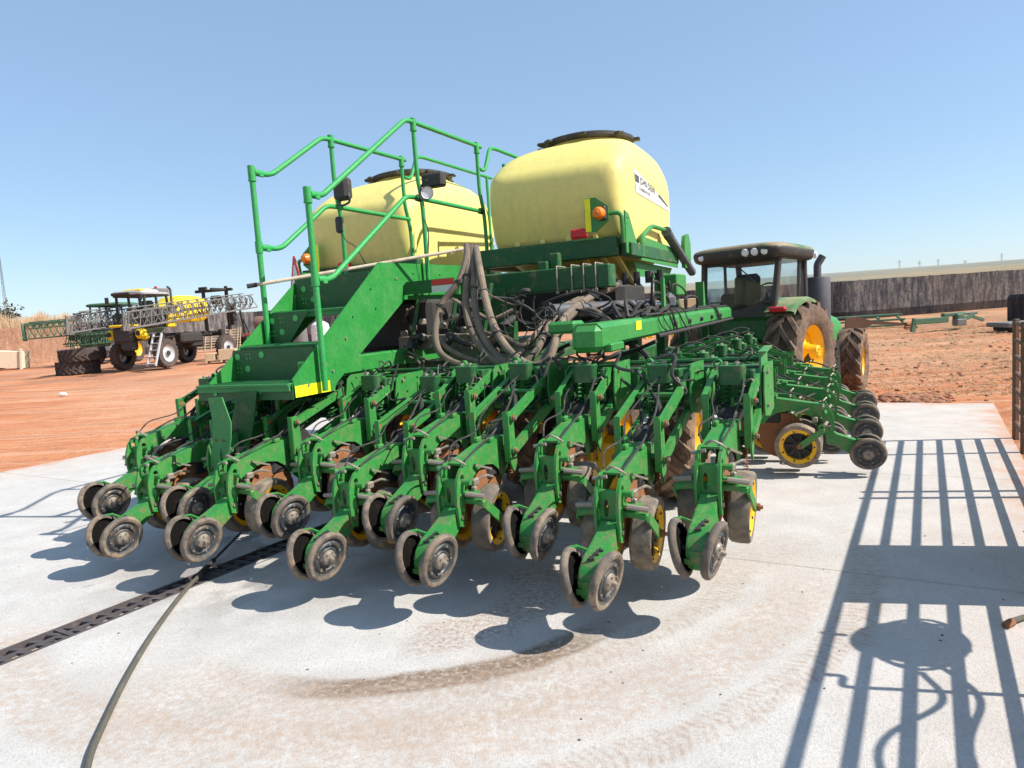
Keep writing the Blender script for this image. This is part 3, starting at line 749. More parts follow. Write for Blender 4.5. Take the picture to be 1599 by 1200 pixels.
    m.tube(smooth_path([P(.05, .42, .46), P(.075, .60, .53), P(.06, .80, .56), P(.08, 1.0, .70), P(.05, 1.2, .84)]), .007, 6)
    m.tube(smooth_path([P(-.05, .40, .47), P(-.09, .55, .54), P(-.06, .78, .57), P(-.10, .98, .66), P(-.04, 1.25, .80), P(.03, 1.4, .90)]), .0055, 5)
    m.tube(smooth_path([(.06, 1.5, 1.28), (.12, 1.42, 1.33), (.09, 1.55, 1.36), (.0, 1.7, 1.31), (-.1, 1.8, 1.30)]), .008, 6)
    m.tube(smooth_path([(-.10, 1.5, 1.05), (-.12, 1.36, 1.0), (-.09, 1.25, .88), (-.06, 1.15, .80)]), .010, 6)
    m.build('cable', BLACK, u)
    m = MB()
    m.rbox(P(.10, .44, .33), (.035, .06, .045), .008); m.tube(bend_path([P(.105, .46, .34), P(.15, .50, .36), P(.15, .58, .33)], .02), .008, 6); m.cyl(P(.095, .33, .285), P(.205, .35, .27), .016, n=8)
    m.rbox(P(.115, .40, .27), (.03, .03, .09), .006); m.bar(P(.075, .50, .42), P(.12, .62, .37), .02, .012)
    m.build('depth_adjuster', BOLT, u); m = MB()
    m.bar(P(-.075, .48, .41), P(-.12, .60, .36), .02, .012); m.rbox(P(-.10, .43, .31), (.04, .05, .05), .008); m.cyl(P(-.09, .33, .285), P(-.20, .35, .27), .014, n=8)
    m.build('depth_adjuster', BOLT, u); m = MB()
    m.tube(bend_path([P(-.02, .36, .47), P(.02, .33, .50), P(.07, .34, .475), P(.085, .37, .45)], .02), .0075, 6)
    m.build('lock_lever', BOLT, u)
    m = MB()
    for x in (-.075, .075):
        m.bar((x, 1.36, .945), (x * 1.4, 1.56, 1.01), .022, .010); m.rbox((x * 1.5, 1.50, 1.10), (.012, .10, .20), .003)
    m.prism([(1.44, .93), (1.47, 1.02), (1.56, 1.02), (1.60, .90), (1.52, .86)], (.06, 0, 0), Ya, Za, .010); m.prism([(1.44, .93), (1.47, 1.02), (1.56, 1.02), (1.60, .90), (1.52, .86)], (-.06, 0, 0), Ya, Za, .010)
    m.rbox((.115, 1.47, 1.20), (.03, .10, .06), .006); m.cyl((-.14, 1.52, 1.18), (-.14, 1.62, 1.18), .03, n=10); m.tube([(-.17, 1.53, .97), (.17, 1.53, .97)], .014, 8)
    m.build('spring_bracket', GREEN_D, u)
    m = coil(P(.09, .95, .20), .014, .20, 12, .0035); m.build('lift_spring', RUST, u)
    return u

RU = make_unit(0.0, 0.311, (1.70, 1.185), (1.70, .975), True)
FU = make_unit(0.31, 0.424, (1.58, 1.20), (1.58, .985), True)
def put(u, x, y, z, rz=0.0):
    u.parent = planter; u.location = (x, y, z); u.rotation_euler = (0, 0, rz); u['group'] = 'row units of the planter'; return u
first = {'R': RU, 'F': FU}; used = set()
def unit(kind, x, y, z, rz=0.0):
    if kind in used: u = copy_tree(first[kind])
    else: u = first[kind]; used.add(kind)
    put(u, x, y, z, rz + random.uniform(-.012, .012) + {.457: -.05, 0.0: -.03}.get(x, 0)); u.rotation_euler.x = random.uniform(-.014, .014) if rz == 0 else 0
    for c in kids(u):
        if c.name.split('.')[0] in ('closing_wheel', 'gauge_wheel'):
            c.rotation_euler.x = random.uniform(0, 6.28)
            if c.name.startswith('closing'): c.rotation_euler.z += random.uniform(-.07, .07)
random.seed(31)
for x, dz in ((0.0, .012), (-.951, .03), (-1.734, -.018), (-2.766, .006), (-3.55, -.035)): unit('R', x, 0, dz)
for x, dz in ((.457, -.01), (-.446, .0), (-1.384, .028), (-2.277, -.012), (-3.15, 0), (-4.067, -.008)): unit('F', x, 0, dz)
for k in range(4): unit('R', 1.35 + .02 * k, 3.79 + 1.08 * k, -.10, pi / 2)
for k in range(4): unit('F', 1.35 + .02 * k, 4.33 + 1.08 * k, -.19, pi / 2)

# ---- frame
def part(mb, name, mats, **kw): return mb.build(name, mats, planter, **kw)
m = MB(); m.rbox((-1.80, 1.99, 1.10), (4.95, .18, .18), .012); m.tube([(-4.2, 1.93, 1.235), (.66, 1.93, 1.235)], .018, 8)
m.rbox((-1.8, 2.7, 1.02), (4.4, .18, .18), .012)
for x in (-3.4, -2.4, -1.2, -.2): m.rbox((x, 2.35, 1.06), (.12, .8, .15), .01)
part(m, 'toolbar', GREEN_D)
m = MB(); m.cyl((-4.1, 2.24, .92), (.40, 2.24, .92), .085, n=14); part(m, 'added_shade_pipe', DARK)  # dark pipe added to deepen the shade behind the row units
m = MB(); m.rbox((-1.85, 2.42, 1.08), (4.3, .22, .26), .05); part(m, 'added_shade_box', DARK)  # dark box added to block light under the frame
# right wing bar folded forward, its rear end chamfered
m = MB(); wx = -.42
m.prism([(-.105, -.06), (-.105, .06), (-.07, .085), (.07, .085), (.105, .05), (.105, -.06), (.07, -.085), (-.07, -.085)], (wx, 4.55, 1.47), Xa, V((0, 0, 1)), 6.3)
m.rbox((wx + .02, 1.62, 1.38), (.26, .30, .06), .01)
part(m, 'wing_bar', GREEN_P)
m = MB(); m.rbox((wx - .0, 1.50, 1.45), (.215, .30, .185), .04); m.rbox((wx - .30, 1.80, 1.53), (.22, .22, .09), .02); part(m, 'wing_hinge', GREEN_P)
m = MB(); m.box((wx + .108, 2.35, 1.50), (.004, .16, .07)); part(m, 'yellow_sticker', YELSTK)
m = MB(); m.rbox((-.60, 5.3, 1.02), (.17, 5.0, .17), .012)
for k in (0, 2, 4, 7): m.rbox((-.60, 3.3 + .54 * k, 1.24), (.10, .12, .40), .01)
part(m, 'wing_toolbar', GREEN_D)
m = MB()
for k in range(5):
    y = 3.7 + .72 * k; m.cyl((wx + .10, y, 1.46), (wx + .135, y, 1.46), .032, .022, n=10)
m.tube([(wx + .13, 2.9, 1.385), (wx + .13, 7.6, 1.385)], .018, 7); m.tube([(wx + .10, 2.6, 1.575), (wx + .05, 7.6, 1.575)], .012, 6); m.tube([(wx, 2.9, 1.58), (wx - .05, 7.6, 1.60)], .012, 6)
part(m, 'vacuum_pipe', DARK)
m = MB(); m.prism([(0, 0), (.9, 0), (.55, .30), (.1, .30)], (wx - .25, 5.0, 1.50), Ya, Za, .02); part(m, 'wing_lift_bracket', GREEN_D)
m = MB(); m.prism([(0, 0), (.16, 0), (.10, .40), (.02, .40)], (wx - .12, 6.4, 1.52), Ya, Za, .10); part(m, 'wing_lift_bracket', GREEN)
m = MB(); m.prism([(0, 0), (.12, 0), (.08, .36), (.03, .36)], (wx + .02, 3.6, 1.55), Ya, Za, .03); part(m, 'wing_lift_bracket', GREEN)
m = MB()
for i in range(9):
    x = wx + random.uniform(-.2, .1); y = 3.6 + random.uniform(0, 1.4); h = random.uniform(.15, .42)
    m = MB(); m.tube(smooth_path([(x, y, 1.52), (x + random.uniform(-.08, .08), y - .1, 1.55 + h), (x + random.uniform(-.1, .1), y + .25, 1.6 + h * .6), (x, y + .55, 1.5)]), random.choice((.011, .014)), 6)
    part(m, 'hydraulic_line', DARK)
for i in range(9):
    x = wx + .10; y = 2.9 + 4.2 * random.random(); q = random.uniform(.1, .5)
    m = MB(); m.tube(smooth_path([(x - .12, y - q, 1.57), (x - .02, y, 1.57 + random.uniform(0, .06)), (x + .025, y + q * .4, 1.47), (x + .03, y + q, 1.37 + random.uniform(-.05, .05)), (x - .02, y + q * 1.5, 1.25)], 5), random.choice((.006, .009, .012)), 5)
    part(m, 'hydraulic_line', DARK)
for i in range(10):
    x = wx - .05 + random.uniform(-.18, .12); y = 2.5 + random.uniform(0, .9)
    m = MB(); m.tube(smooth_path([(x, y, 1.56), (x + random.uniform(-.12, .1), y + .15, 1.66 + random.uniform(-.05, .05)), (x + .02, y + .4, 1.60), (x - .05, y + .8, 1.64)]), random.choice((.013, .02)), 6)
    part(m, 'hydraulic_line', DARK)
m = MB(); m.cyl((-1.15, 2.6, 1.66), (-.62, 3.9, 1.66), .06, n=16); m.cyl((-.62, 3.9, 1.66), (-.45, 4.35, 1.66), .028, n=12, m=1); m.rbox((-.50, 4.3, 1.68), (.16, .18, .18), .05)
part(m, 'fold_cylinder', [MUFF, CHROME])
# left wing bar (inner face seen beneath the steps)
m = MB(); m.rbox((-2.62, 2.1, 1.325), (.13, 2.1, .145), .012); m.rbox((-2.62, 3.2, 1.30), (.20, .16, .22), .02); m.rbox((-2.62, 2.17, 1.326), (.136, .02, .15), .004)
part(m, 'side_beam', GREEN_P)
# far right hinge plate
m = MB(); m.prism([(1.16, .98), (1.20, 1.315), (1.62, 1.315), (1.62, 1.0), (1.45, .90), (1.26, .90)], (.680, .32, 0), Ya, Za, .014, 0, [oval(1.3, 1.22, .012, .012, 6), oval(1.45, 1.05, .012, .012, 6)])
m.bar((.695, 1.51, 1.31), (.695, 1.94, 1.32), .05, .01); part(m, 'end_plate', GREEN_DUSTY)

# ---- transport wheels
def ag_tyre(R, r0, w, lugs, lh, rim_r, tyre, rim, disc_off=.0, mats_hub=True, name='transport_wheel', parent=planter, loc=(0, 0, 0), side=1, rz=0.0, sep=True):
    """ribbed agricultural wheel, axis x, outer face towards side*x"""
    t = MB(); hw = w / 2; rr = R - lh
    t.lathe([(r0 - .01, -hw * .80), (r0 + .03, -hw * .92), (r0 + (rr - r0) * .55, -hw * 1.04), (rr - .03, -hw * .96), (rr, -hw * .78), (rr + .004, 0), (rr, hw * .78), (rr - .03, hw * .96), (r0 + (rr - r0) * .55, hw * 1.04), (r0 + .03, hw * .92), (r0 - .01, hw * .80)], (0, 0, 0), Xa, 56)
    for s in (-1, 1):
        for k in range(lugs):
            a = 2 * pi * (k + (.5 if s > 0 else 0)) / lugs
            pts = []
            for q in range(5):
                f = q / 4; x = s * (hw * (-.08 + 1.04 * f)); aa = a - (f * 2 * pi / lugs * 1.15)
                rad = R - (.03 * f ** 4) * R
                lo = rr - .02 - (.05 * R if q == 4 else 0)
                hwid = .20 * 2 * pi / lugs * (1.1 - .15 * f)
                for da, rd in ((-hwid * 1.35, lo), (-hwid * .8, rad), (hwid * .8, rad), (hwid * 1.35, lo)):
                    pts.append((x, rd * sin(aa + da), rd * cos(aa + da)))
            fs = []
            for q in range(4):
                for e in range(3): fs.append((q * 4 + e, q * 4 + e + 1, q * 4 + e + 5, q * 4 + e + 4))
            fs += [(0, 1, 2, 3), (16, 17, 18, 19)]
            t._add(pts, fs, 0)
    w_ = t.build(name, tyre, parent, loc=loc); w_.rotation_euler = (0, 0, rz)
    d = MB(); s = side
    d.lathe([(rim_r + .004, -hw * .82), (rim_r + .03, -hw * .86), (rim_r + .03, -hw * .80), (rim_r - .02, -hw * .6), (rim_r - .06, -hw * .3), (rim_r - .06, hw * .3), (rim_r - .02, hw * .62), (rim_r + .03, hw * .82), (rim_r + .03, hw * .88), (rim_r + .004, hw * .84), (rim_r - .035, hw * .60), (rim_r - .08, hw * .30), (rim_r - .09, hw * disc_off), (rim_r * .72, hw * disc_off + .02), (rim_r * .5, hw * disc_off + .01), (rim_r * .38, hw * disc_off + .04), (rim_r * .34, hw * disc_off + .07), (.0, hw * disc_off + .075)], (0, 0, 0), (s, 0, 0), 44)
    for k in range(8):
        a = 2 * pi * k / 8; rb = rim_r * .44
        d.cyl((s * (hw * disc_off + .0), rb * cos(a), rb * sin(a)), (s * (hw * disc_off + .055), rb * cos(a), rb * sin(a)), rim_r * .035, n=6)
    d.build('rim', rim, w_)
    return w_
for x, y, s in ((-.10, 2.75, 1), (-.78, 2.95, 1), (-1.55, 2.95, 1), (-2.15, 2.95, 1), (-2.95, 2.75, 1)):
    ag_tyre(.50, .26, .36, 18, .035, .265, TYRE, YEL, .1, loc=(x, y, .50), side=1)
m = MB(); m.cyl((-3.4, 2.8, .47), (-.1, 2.8, .47), .06); m.rbox((-1.3, 2.9, .8), (.16, .2, .7), .02); m.rbox((-2.3, 2.9, .8), (.16, .2, .7), .02); part(m, 'axle', DARK)
q = pl(950, 722, 1, 2.55); m = MB(); m.rbox((q.x, 2.55, q.z), (.34, .26, .50), .06); m.cyl((q.x - .05, 2.40, q.z + .28), (q.x - .05, 2.72, q.z + .28), .08); part(m, 'wheel_bracket', YEL)

# ---- tank stand and dark machinery inside the frame
m = MB()
m.rbox((-1.60, 3.35, 1.96), (1.60, .22, .22), .012); m.rbox((-2.05, 3.35, 1.62), (.34, .28, .60), .012)
m.rbox((-1.75, 3.95, 2.28), (1.72, .14, .20), .012); m.rbox((-4.15, 3.95, 2.28), (1.72, .14, .20), .012); m.rbox((-1.55, 3.66, 2.10), (.10, .46, .12), .01)
m.rbox((-1.45, 3.55, 2.14), (.10, .10, .20), .01)
for x in (-2.5, -.82): m.rbox((x, 5.1, 2.24), (.12, 2.3, .14), .01)
for x in (-4.95, -3.4): m.rbox((x, 5.1, 2.24), (.12, 2.3, .14), .01)
m.rbox((-3.9, 3.35, 1.96), (1.5, .2, .2), .012); m.rbox((-3.6, 3.35, 1.6), (.3, .25, .55), .012)
m.rbox((-2.9, 4.2, 1.2), (.25, 4.2, .28), .012); m.rbox((-2.9, 7.0, 1.05), (.2, 3.0, .22), .012)
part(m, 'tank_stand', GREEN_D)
m = MB()
for x in (-1.32, -1.17, -1.05, -.93):
    m.tube(bend_path([(x, 3.225, 1.82), (x, 3.225, 2.085), (x, 3.475, 2.085), (x, 3.475, 1.82)], .015, 3), .008, 6)
    m.rbox((x, 3.225, 1.835), (.03, .03, .03), .003)
part(m, 'u_bolts', BOLT)
# right side plates under the tank
m = MB()
m.prism([(3.86, 2.20), (3.86, 2.62), (4.00, 2.60), (4.42, 2.18)], (-.80, 0, 0), Ya, Za, .014, 0, [oval(3.91, 2.55, .012, .012, 6), oval(3.97, 2.55, .012, .012, 6), oval(3.91, 2.49, .012, .012, 6)])
m.prism([(4.35, 2.14), (4.5, 2.40), (6.1, 2.36), (6.25, 2.12)], (-.78, 0, 0), Ya, Za, .014)
m.prism([(4.35, 2.14), (6.25, 2.12), (6.0, 1.98), (4.5, 1.98)], (-.86, 0, 0), Ya, Za, .014)
part(m, 'side_plate', GREEN)
m = MB(); m.prism([(0, 0), (.30, 0), (.42, .12), (.42, .34), (.30, .46), (.08, .42), (0, .3)], (-.72, 6.35, 2.12), Ya, Za, .05); part(m, 'side_plate', GREEN)
q = pl(1040, 446, 1, 5.3); m = MB(); m.rbox((q.x, 5.55, q.z), (.28, .55, .26), .015); part(m, 'control_box', GREEN)
m = MB(); m.bar((-.74, 5.55, 2.50), (-.70, 6.85, 2.06), .10, .10, ch=.025); m.cyl((-.74, 5.47, 2.53), (-.74, 5.62, 2.48), .062, n=12); part(m, 'folding_auger_tube', MUFF)
m = MB(); m.tube(bend_path([(-.78, 4.42, 2.18), (-.78, 4.45, 2.40), (-.78, 4.9, 2.55), (-.76, 5.55, 2.55)], .12), .026, 8); part(m, 'support_loop', GREEN)
# dark bins, meters and pipes below the tanks
m = MB(); random.seed(11)
m.rbox((-1.6, 4.6, 1.70), (1.35, 1.0, .50), .08); m.rbox((-4.0, 4.4, 1.60), (1.2, .9, .6), .08); m.rbox((-2.9, 3.2, 1.62), (.9, 1.0, .5), .05)
part(m, 'meter_housing', DARK)
for k in range(7):
    m = MB(); m.cyl((-1.2 + .12 * k, 3.92, 2.0), (-1.2 + .12 * k, 3.92, 1.88), .035, n=8); part(m, 'seed_outlet', DARK)
m = MB()
for k in range(16):
    x = -3.2 + .17 * k + random.uniform(-.05, .05); z = 1.35 + random.uniform(0, .5); y = 2.5 + random.uniform(0, .6)
    m.cyl((x, y, z), (x + random.uniform(-.15, .15), y + .2, z + random.uniform(-.1, .12)), random.uniform(.025, .06), n=9)
part(m, 'seed_meter_bank', DARK)
m = MB(); random.seed(5)
for k in range(18):
    x = -1.85 + 1.4 * random.random(); y = 2.3 + random.random() * .8; z = 1.25 + random.random() * .45
    pts = [V((x, y, z))]
    for q in range(4): pts.append(pts[-1] + V((random.uniform(-.25, .3), random.uniform(-.12, .12), random.uniform(-.13, .13))))
    m = MB(); m.tube(smooth_path(pts, 5), random.choice((.007, .010, .016, .022)), 6, random.choice((0, 0, 0, 0, 1)))
    part(m, 'seed_hose', [DARK, HOSE])
random.seed(77)
m = MB()
for k in range(14):
    x = -2.75 + 1.0 * random.random(); y = 2.25 + random.random() * .4; z = 1.30 + random.random() * .55
    pts = [V((x, y, z))]
    for q in range(4): pts.append(pts[-1] + V((random.uniform(-.06, .22), random.uniform(-.10, .10), random.uniform(-.14, .10))))
    m = MB(); m.tube(smooth_path(pts, 5), random.choice((.008, .012, .018, .026)), 6, random.choice((0, 0, 1, 1)))
    part(m, 'manifold_hose', [BLACK, HOSE])
m = MB()
for k in range(9):
    x = -2.7 + .11 * k; z = 1.38 + .05 * (k % 3); m.lathe([(.0, -.02), (.035, -.015), (.035, .06), (.02, .07), (.02, .10), (.0, .10)], (x, 2.62, z), V((.1, -.9, .3)), 10)
    m.rbox((x, 2.60, z + .16), (.05, .08, .06), .012)
m.rbox((-2.3, 2.66, 1.44), (1.0, .05, .14), .01)
part(m, 'valve_block', BOLT)
m = MB()
for x in (-2.62, -2.2, -1.85): m.bar((x, 2.5, 1.2), (x + .12, 2.62, 1.95), .05, .03)
m.bar((-2.6, 2.5, 1.88), (-1.8, 2.55, 1.84), .05, .04)
part(m, 'support_strut', GREEN_D)
m = MB(); random.seed(9)
for k in range(26):
    x = -4.1 + 4.7 * (k / 26) + random.uniform(-.08, .08); y = 1.30 + random.random() * .35; z = 1.22 + random.random() * .10
    pts = [V((x, y, z))]
    for q in range(4): pts.append(pts[-1] + V((random.uniform(-.05, .15), random.uniform(-.08, .08), random.uniform(-.16, .08))))
    m.tube(smooth_path(pts, 5), random.choice((.006, .008, .012)), 6)
part(m, 'wiring', BLACK)
m = MB()
for k in range(12):
    x = -1.15 + random.uniform(-.25, .45); z = 1.45 + random.random() * .25
    a = random.uniform(0, pi)
    m.tube([V((x + .09 * cos(t + a), 2.1 + .03 * t, z + .12 * sin(t + a))) for t in [q * .35 for q in range(12)]], .005, 5)
part(m, 'wire_loops', BLACK)

# ---- thick air hoses looped over the platform end
def hose(pts, r=.033):
    m = MB(); m.tube(smooth_path([pl(*p[:2], 1, p[2]) for p in pts], 8), r, 10); return part(m, 'air_hose', HOSE)
hose([(729, 384, 2.75), (728, 405, 2.6), (716, 440, 2.45), (690, 475, 2.35), (680, 515, 2.2), (684, 545, 2.1), (700, 562, 2.02), (730, 573, 1.98), (765, 578, 1.98)], .030)
hose([(733, 386, 2.75), (731, 420, 2.55), (727, 470, 2.35), (736, 515, 2.15), (758, 551, 2.02), (788, 573, 1.96), (820, 577, 1.95), (845, 566, 2.0), (862, 540, 2.15), (880, 505, 2.5), (905, 480, 2.9)])
hose([(738, 386, 2.75), (740, 430, 2.5), (742, 480, 2.3), (752, 520, 2.12), (776, 556, 2.0), (806, 570, 1.97), (832, 556, 2.02), (850, 524, 2.2), (868, 492, 2.6), (910, 467, 3.2), (965, 445, 3.6)], .030)
hose([(743, 387, 2.75), (750, 425, 2.45), (760, 475, 2.25), (775, 518, 2.08), (800, 553, 1.98), (830, 571, 1.94), (852, 566, 1.96), (864, 545, 2.05), (872, 515, 2.3), (890, 487, 2.7), (930, 460, 3.3), (960, 449, 3.6)])
hose([(688, 535, 2.2), (705, 548, 2.12), (735, 562, 2.05), (775, 568, 2.03), (808, 556, 2.1), (836, 526, 2.4), (868, 485, 2.8)], .024)
hose([(755, 520, 2.5), (790, 528, 2.3), (815, 540, 2.15), (838, 520, 2.3), (862, 488, 2.7), (905, 466, 3.2)], .022)
for i in range(10):      # ties and couplings on the thick hoses
    p = pl(*((717, 440), (731, 430), (741, 450), (756, 455), (690, 478), (735, 512), (776, 520), (852, 522), (873, 512), (868, 492))[i], 1, (2.45, 2.5, 2.42, 2.33, 2.34, 2.16, 2.07, 2.2, 2.3, 2.6)[i])
    m = MB(); m.lathe([(.030, -.02), (.040, -.018), (.040, .018), (.030, .02)], p, V((.15 * (i % 3 - 1), -.1, 1)), 12); part(m, 'hose_tie', BLACK)
hose([(905, 492, 2.8), (925, 490, 2.75), (945, 503, 2.65), (955, 517, 2.55)], .022)
hose([(900, 488, 2.8), (925, 484, 2.75), (950, 500, 2.65), (963, 517, 2.55)], .022)
m = MB(); m.cyl(pl(725, 384, 1, 2.8), pl(746, 385, 1, 2.8), .02, n=8); m.rbox(pl(735, 387, 1, 2.75), (.10, .05, .03), .01); part(m, 'hose_clamp', DARK)

# ---- seed tanks
def superloft(secs, n=72):
    m = MB(); rows = []
    for z, cx, cy, hx, hy, e in secs:
        row = []
        for k in range(n + 1):
            a = 2 * pi * k / n; c, s = cos(a), sin(a)
            row.append(V((cx + hx * math.copysign(abs(c) ** (2 / e), c), cy + hy * math.copysign(abs(s) ** (2 / e), s), z)))
        rows.append(row)
    m.grid(rows); return m
def interp(secs, n=6):
    out = []
    P = [secs[0]] + list(secs) + [secs[-1]]
    for i in range(1, len(P) - 2):
        a, b, c, d = P[i - 1:i + 3]
        for k in range(n):
            t = k / n
            out.append(tuple(0.5 * ((2 * q1) + (q2 - q0) * t + (2 * q0 - 5 * q1 + 4 * q2 - q3) * t * t + (3 * q1 - q0 - 3 * q2 + q3) * t ** 3) for q0, q1, q2, q3 in zip(a, b, c, d)))
    out.append(P[-2]); return out
TANK_S = [(1.90, 0, 0, .36, .50, 5), (2.12, 0, 0, .60, .80, 6), (2.26, 0, -.02, .72, 1.0, 8), (2.34, 0, 0, .765, 1.08, 9), (2.46, 0, 0, .785, 1.15, 10), (2.75, 0, 0, .805, 1.21, 9), (3.08, 0, .01, .805, 1.20, 9), (3.25, 0, .05, .785, 1.10, 8), (3.42, 0, .12, .73, .92, 6), (3.53, 0, .18, .64, .73, 4), (3.59, 0, .2, .54, .56, 2.4), (3.625, 0, .2, .505, .505, 2), (3.66, 0, .2, .50, .50, 2)]
def tank(cx, cy, dz=0.0):
    t = superloft(interp([(z + dz, cx + a, cy + b, c, d, e) for z, a, b, c, d, e in TANK_S])).build('seed_tank', TANK, planter, ang=60)
    lid = MB(); zc = 3.665 + dz; c = (cx, cy + .2, zc)
    lid.lathe([(.50, -.03), (.54, -.03), (.56, -.01), (.56, .025), (.53, .04), (.49, .035), (.46, .06), (.10, .095), (.0, .10)], c, Za, 44)
    for k in range(8):
        a = 2 * pi * k / 8 + .2; lid.rbox((c[0] + .57 * cos(a), c[1] + .57 * sin(a), zc + .0), (.12, .10, .035), .01, 0, Matrix.Rotation(a, 3, 'Z'))
    lid.rbox((cx, cy - .05, zc + .08), (.13, .10, .05), .015); lid.rbox((cx - .2, cy + .15, zc + .06), (.2, .12, .04), .015)
    lid.rbox((cx - .44, cy - .1, zc + .02), (.20, .12, .04), .015); lid.rbox((cx + .44, cy + .35, zc + .03), (.16, .12, .04), .015)
    lid.build('lid', BLACK, t)
    return t
TR = tank(-1.625, 5.16); TL = tank(-4.17, 5.10, -.08)
# arched rib on the inner side of the left tank
m = MB(); q = []
for k in range(15):
    a = pi * k / 14; q.append((-3.388, 4.95 - .95 * cos(a), 2.46 + .44 * sin(a) ** .55))
m.tube(q, .022, 8); m.build('moulded_rib', TANK, TL)
m = MB()
for x in (-2.05, -1.75, -1.45, -1.15): m.rbox((x, 3.985, 2.405), (.06, .05, .06), .015)
m.build('moulded_foot', TANK, TR)
for x in (-1.35, -1.15, -1.0):
    m = MB(); m.bar((x, 4.14, 2.22), (x + .06, 4.62, 1.90), .05, .03); m.build('moulded_rib', TANK, TR)
# the maker's plate on the right flank
def text_mesh(body, size, ext=.001):
    c = bpy.data.curves.new('t', 'FONT'); c.body = body; c.size = size; c.extrude = ext; c.align_x = 'LEFT'; c.align_y = 'CENTER'
    o = bpy.data.objects.new('t', c); COL.objects.link(o); bpy.context.view_layer.update()
    me = bpy.data.meshes.new_from_object(o.evaluated_get(bpy.context.evaluated_depsgraph_get()))
    bpy.data.objects.remove(o); return me
def on_flank(y, z):      # surface x of the right tank at (y, z)
    ss = interp([(a, b, c + 5.16, d, e, f) for a, b, c, d, e, f in TANK_S], 10)
    lo = min(ss, key=lambda s: abs(s[0] - z)); _, cx, cy, hx, hy, e = lo
    v = min(.999, abs((y - cy) / hy)); return -1.625 + hx * (1 - v ** e) ** (1 / e)
def decal(name, quad, mat, off, nu=14):
    m = MB(); (y0, z0), (y1, z1), (y2, z2), (y3, z3) = quad; rows = []
    for i in range(nu + 1):
        t = i / nu; row = []
        for j in range(5):
            s = j / 4
            y = (y0 * (1 - t) + y1 * t) * (1 - s) + (y3 * (1 - t) + y2 * t) * s; z = (z0 * (1 - t) + z1 * t) * (1 - s) + (z3 * (1 - t) + z2 * t) * s
            row.append(V((on_flank(y, z) + off, y, z)))
        rows.append(row)
    m.grid(rows); return m.build(name, mat, TR)
decal('maker_plate', [(4.42, 2.87), (6.05, 2.83), (5.95, 2.905), (4.40, 3.12)], WHITE, .006)
decal('plate_stripe', [(4.42, 2.985), (4.56, 2.98), (4.56, 3.055), (4.415, 3.065)], STRIPE, .010)
decal('plate_stripe', [(5.46, 2.945), (5.98, 2.87), (5.92, 2.90), (5.46, 2.985)], STRIPE, .010)
def letters(body, size, y, z, sc=1.0, sh=-.05):
    me = text_mesh(body, size)
    for v in me.vertices:
        yy = y + v.co.x * sc; zz = z + v.co.y + sh * v.co.x
        v.co = V((on_flank(yy, zz) + .011 + (v.co.z if v.co.z > 0 else 0), yy, zz))
    me.materials.clear(); me.materials.append(INK); me.update()
    o = bpy.data.objects.new('lettering', me); COL.objects.link(o); o.parent = TR
letters('JOHN DEERE', .105, 4.60, 3.02, 1.15, -.06)
letters('CONSERVATION', .052, 4.52, 2.925, 1.3, -.03)

# ---- steps, platform and handrails
LX, RX = -3.40, -2.55
def stringer(x, s):
    m = MB(); pr = [(.86, 1.14), (1.30, 1.14), (1.34, 1.20), (2.42, 1.86), (3.95, 1.90), (3.95, 2.22), (2.05, 2.19), (.84, 1.28)]
    if s < 0: pr = [(.86, 1.20), (1.25, 1.20), (2.42, 1.90), (3.95, 1.93), (3.95, 2.20), (2.05, 2.17), (.84, 1.27)]
    hs = [oval(y, z, .012, .012, 6) for y, z in ((1.9, 1.95), (1.62, 1.72), (1.95, 1.78), (2.6, 2.1), (3.1, 2.1))]
    m.prism(pr, (x, 0, 0), Ya, Za, .012, 0, hs)
    for y, z in ((1.0, 1.22), (1.22, 1.36), (1.5, 1.55), (2.3, 2.05), (2.9, 2.0), (1.3, 1.30)): m.cyl((x, y, z), (x + .016, y, z), .012, n=6, m=1)
    m.build('stair_side', [GREEN_P, BOLT], planter)
    return m
stringer(RX, 1); stringer(LX, -1)
m = MB(); m.prism([(.852, 1.143), (1.25, 1.143), (1.25, 1.228), (.852, 1.228)], (RX + .0085, 0, 0), Ya, Za, .003); part(m, 'yellow_reflector', YELSTK)
treads = [(.80, 1.255, -3.50), (1.20, 1.535, -3.43), (1.60, 1.81, -3.40)]
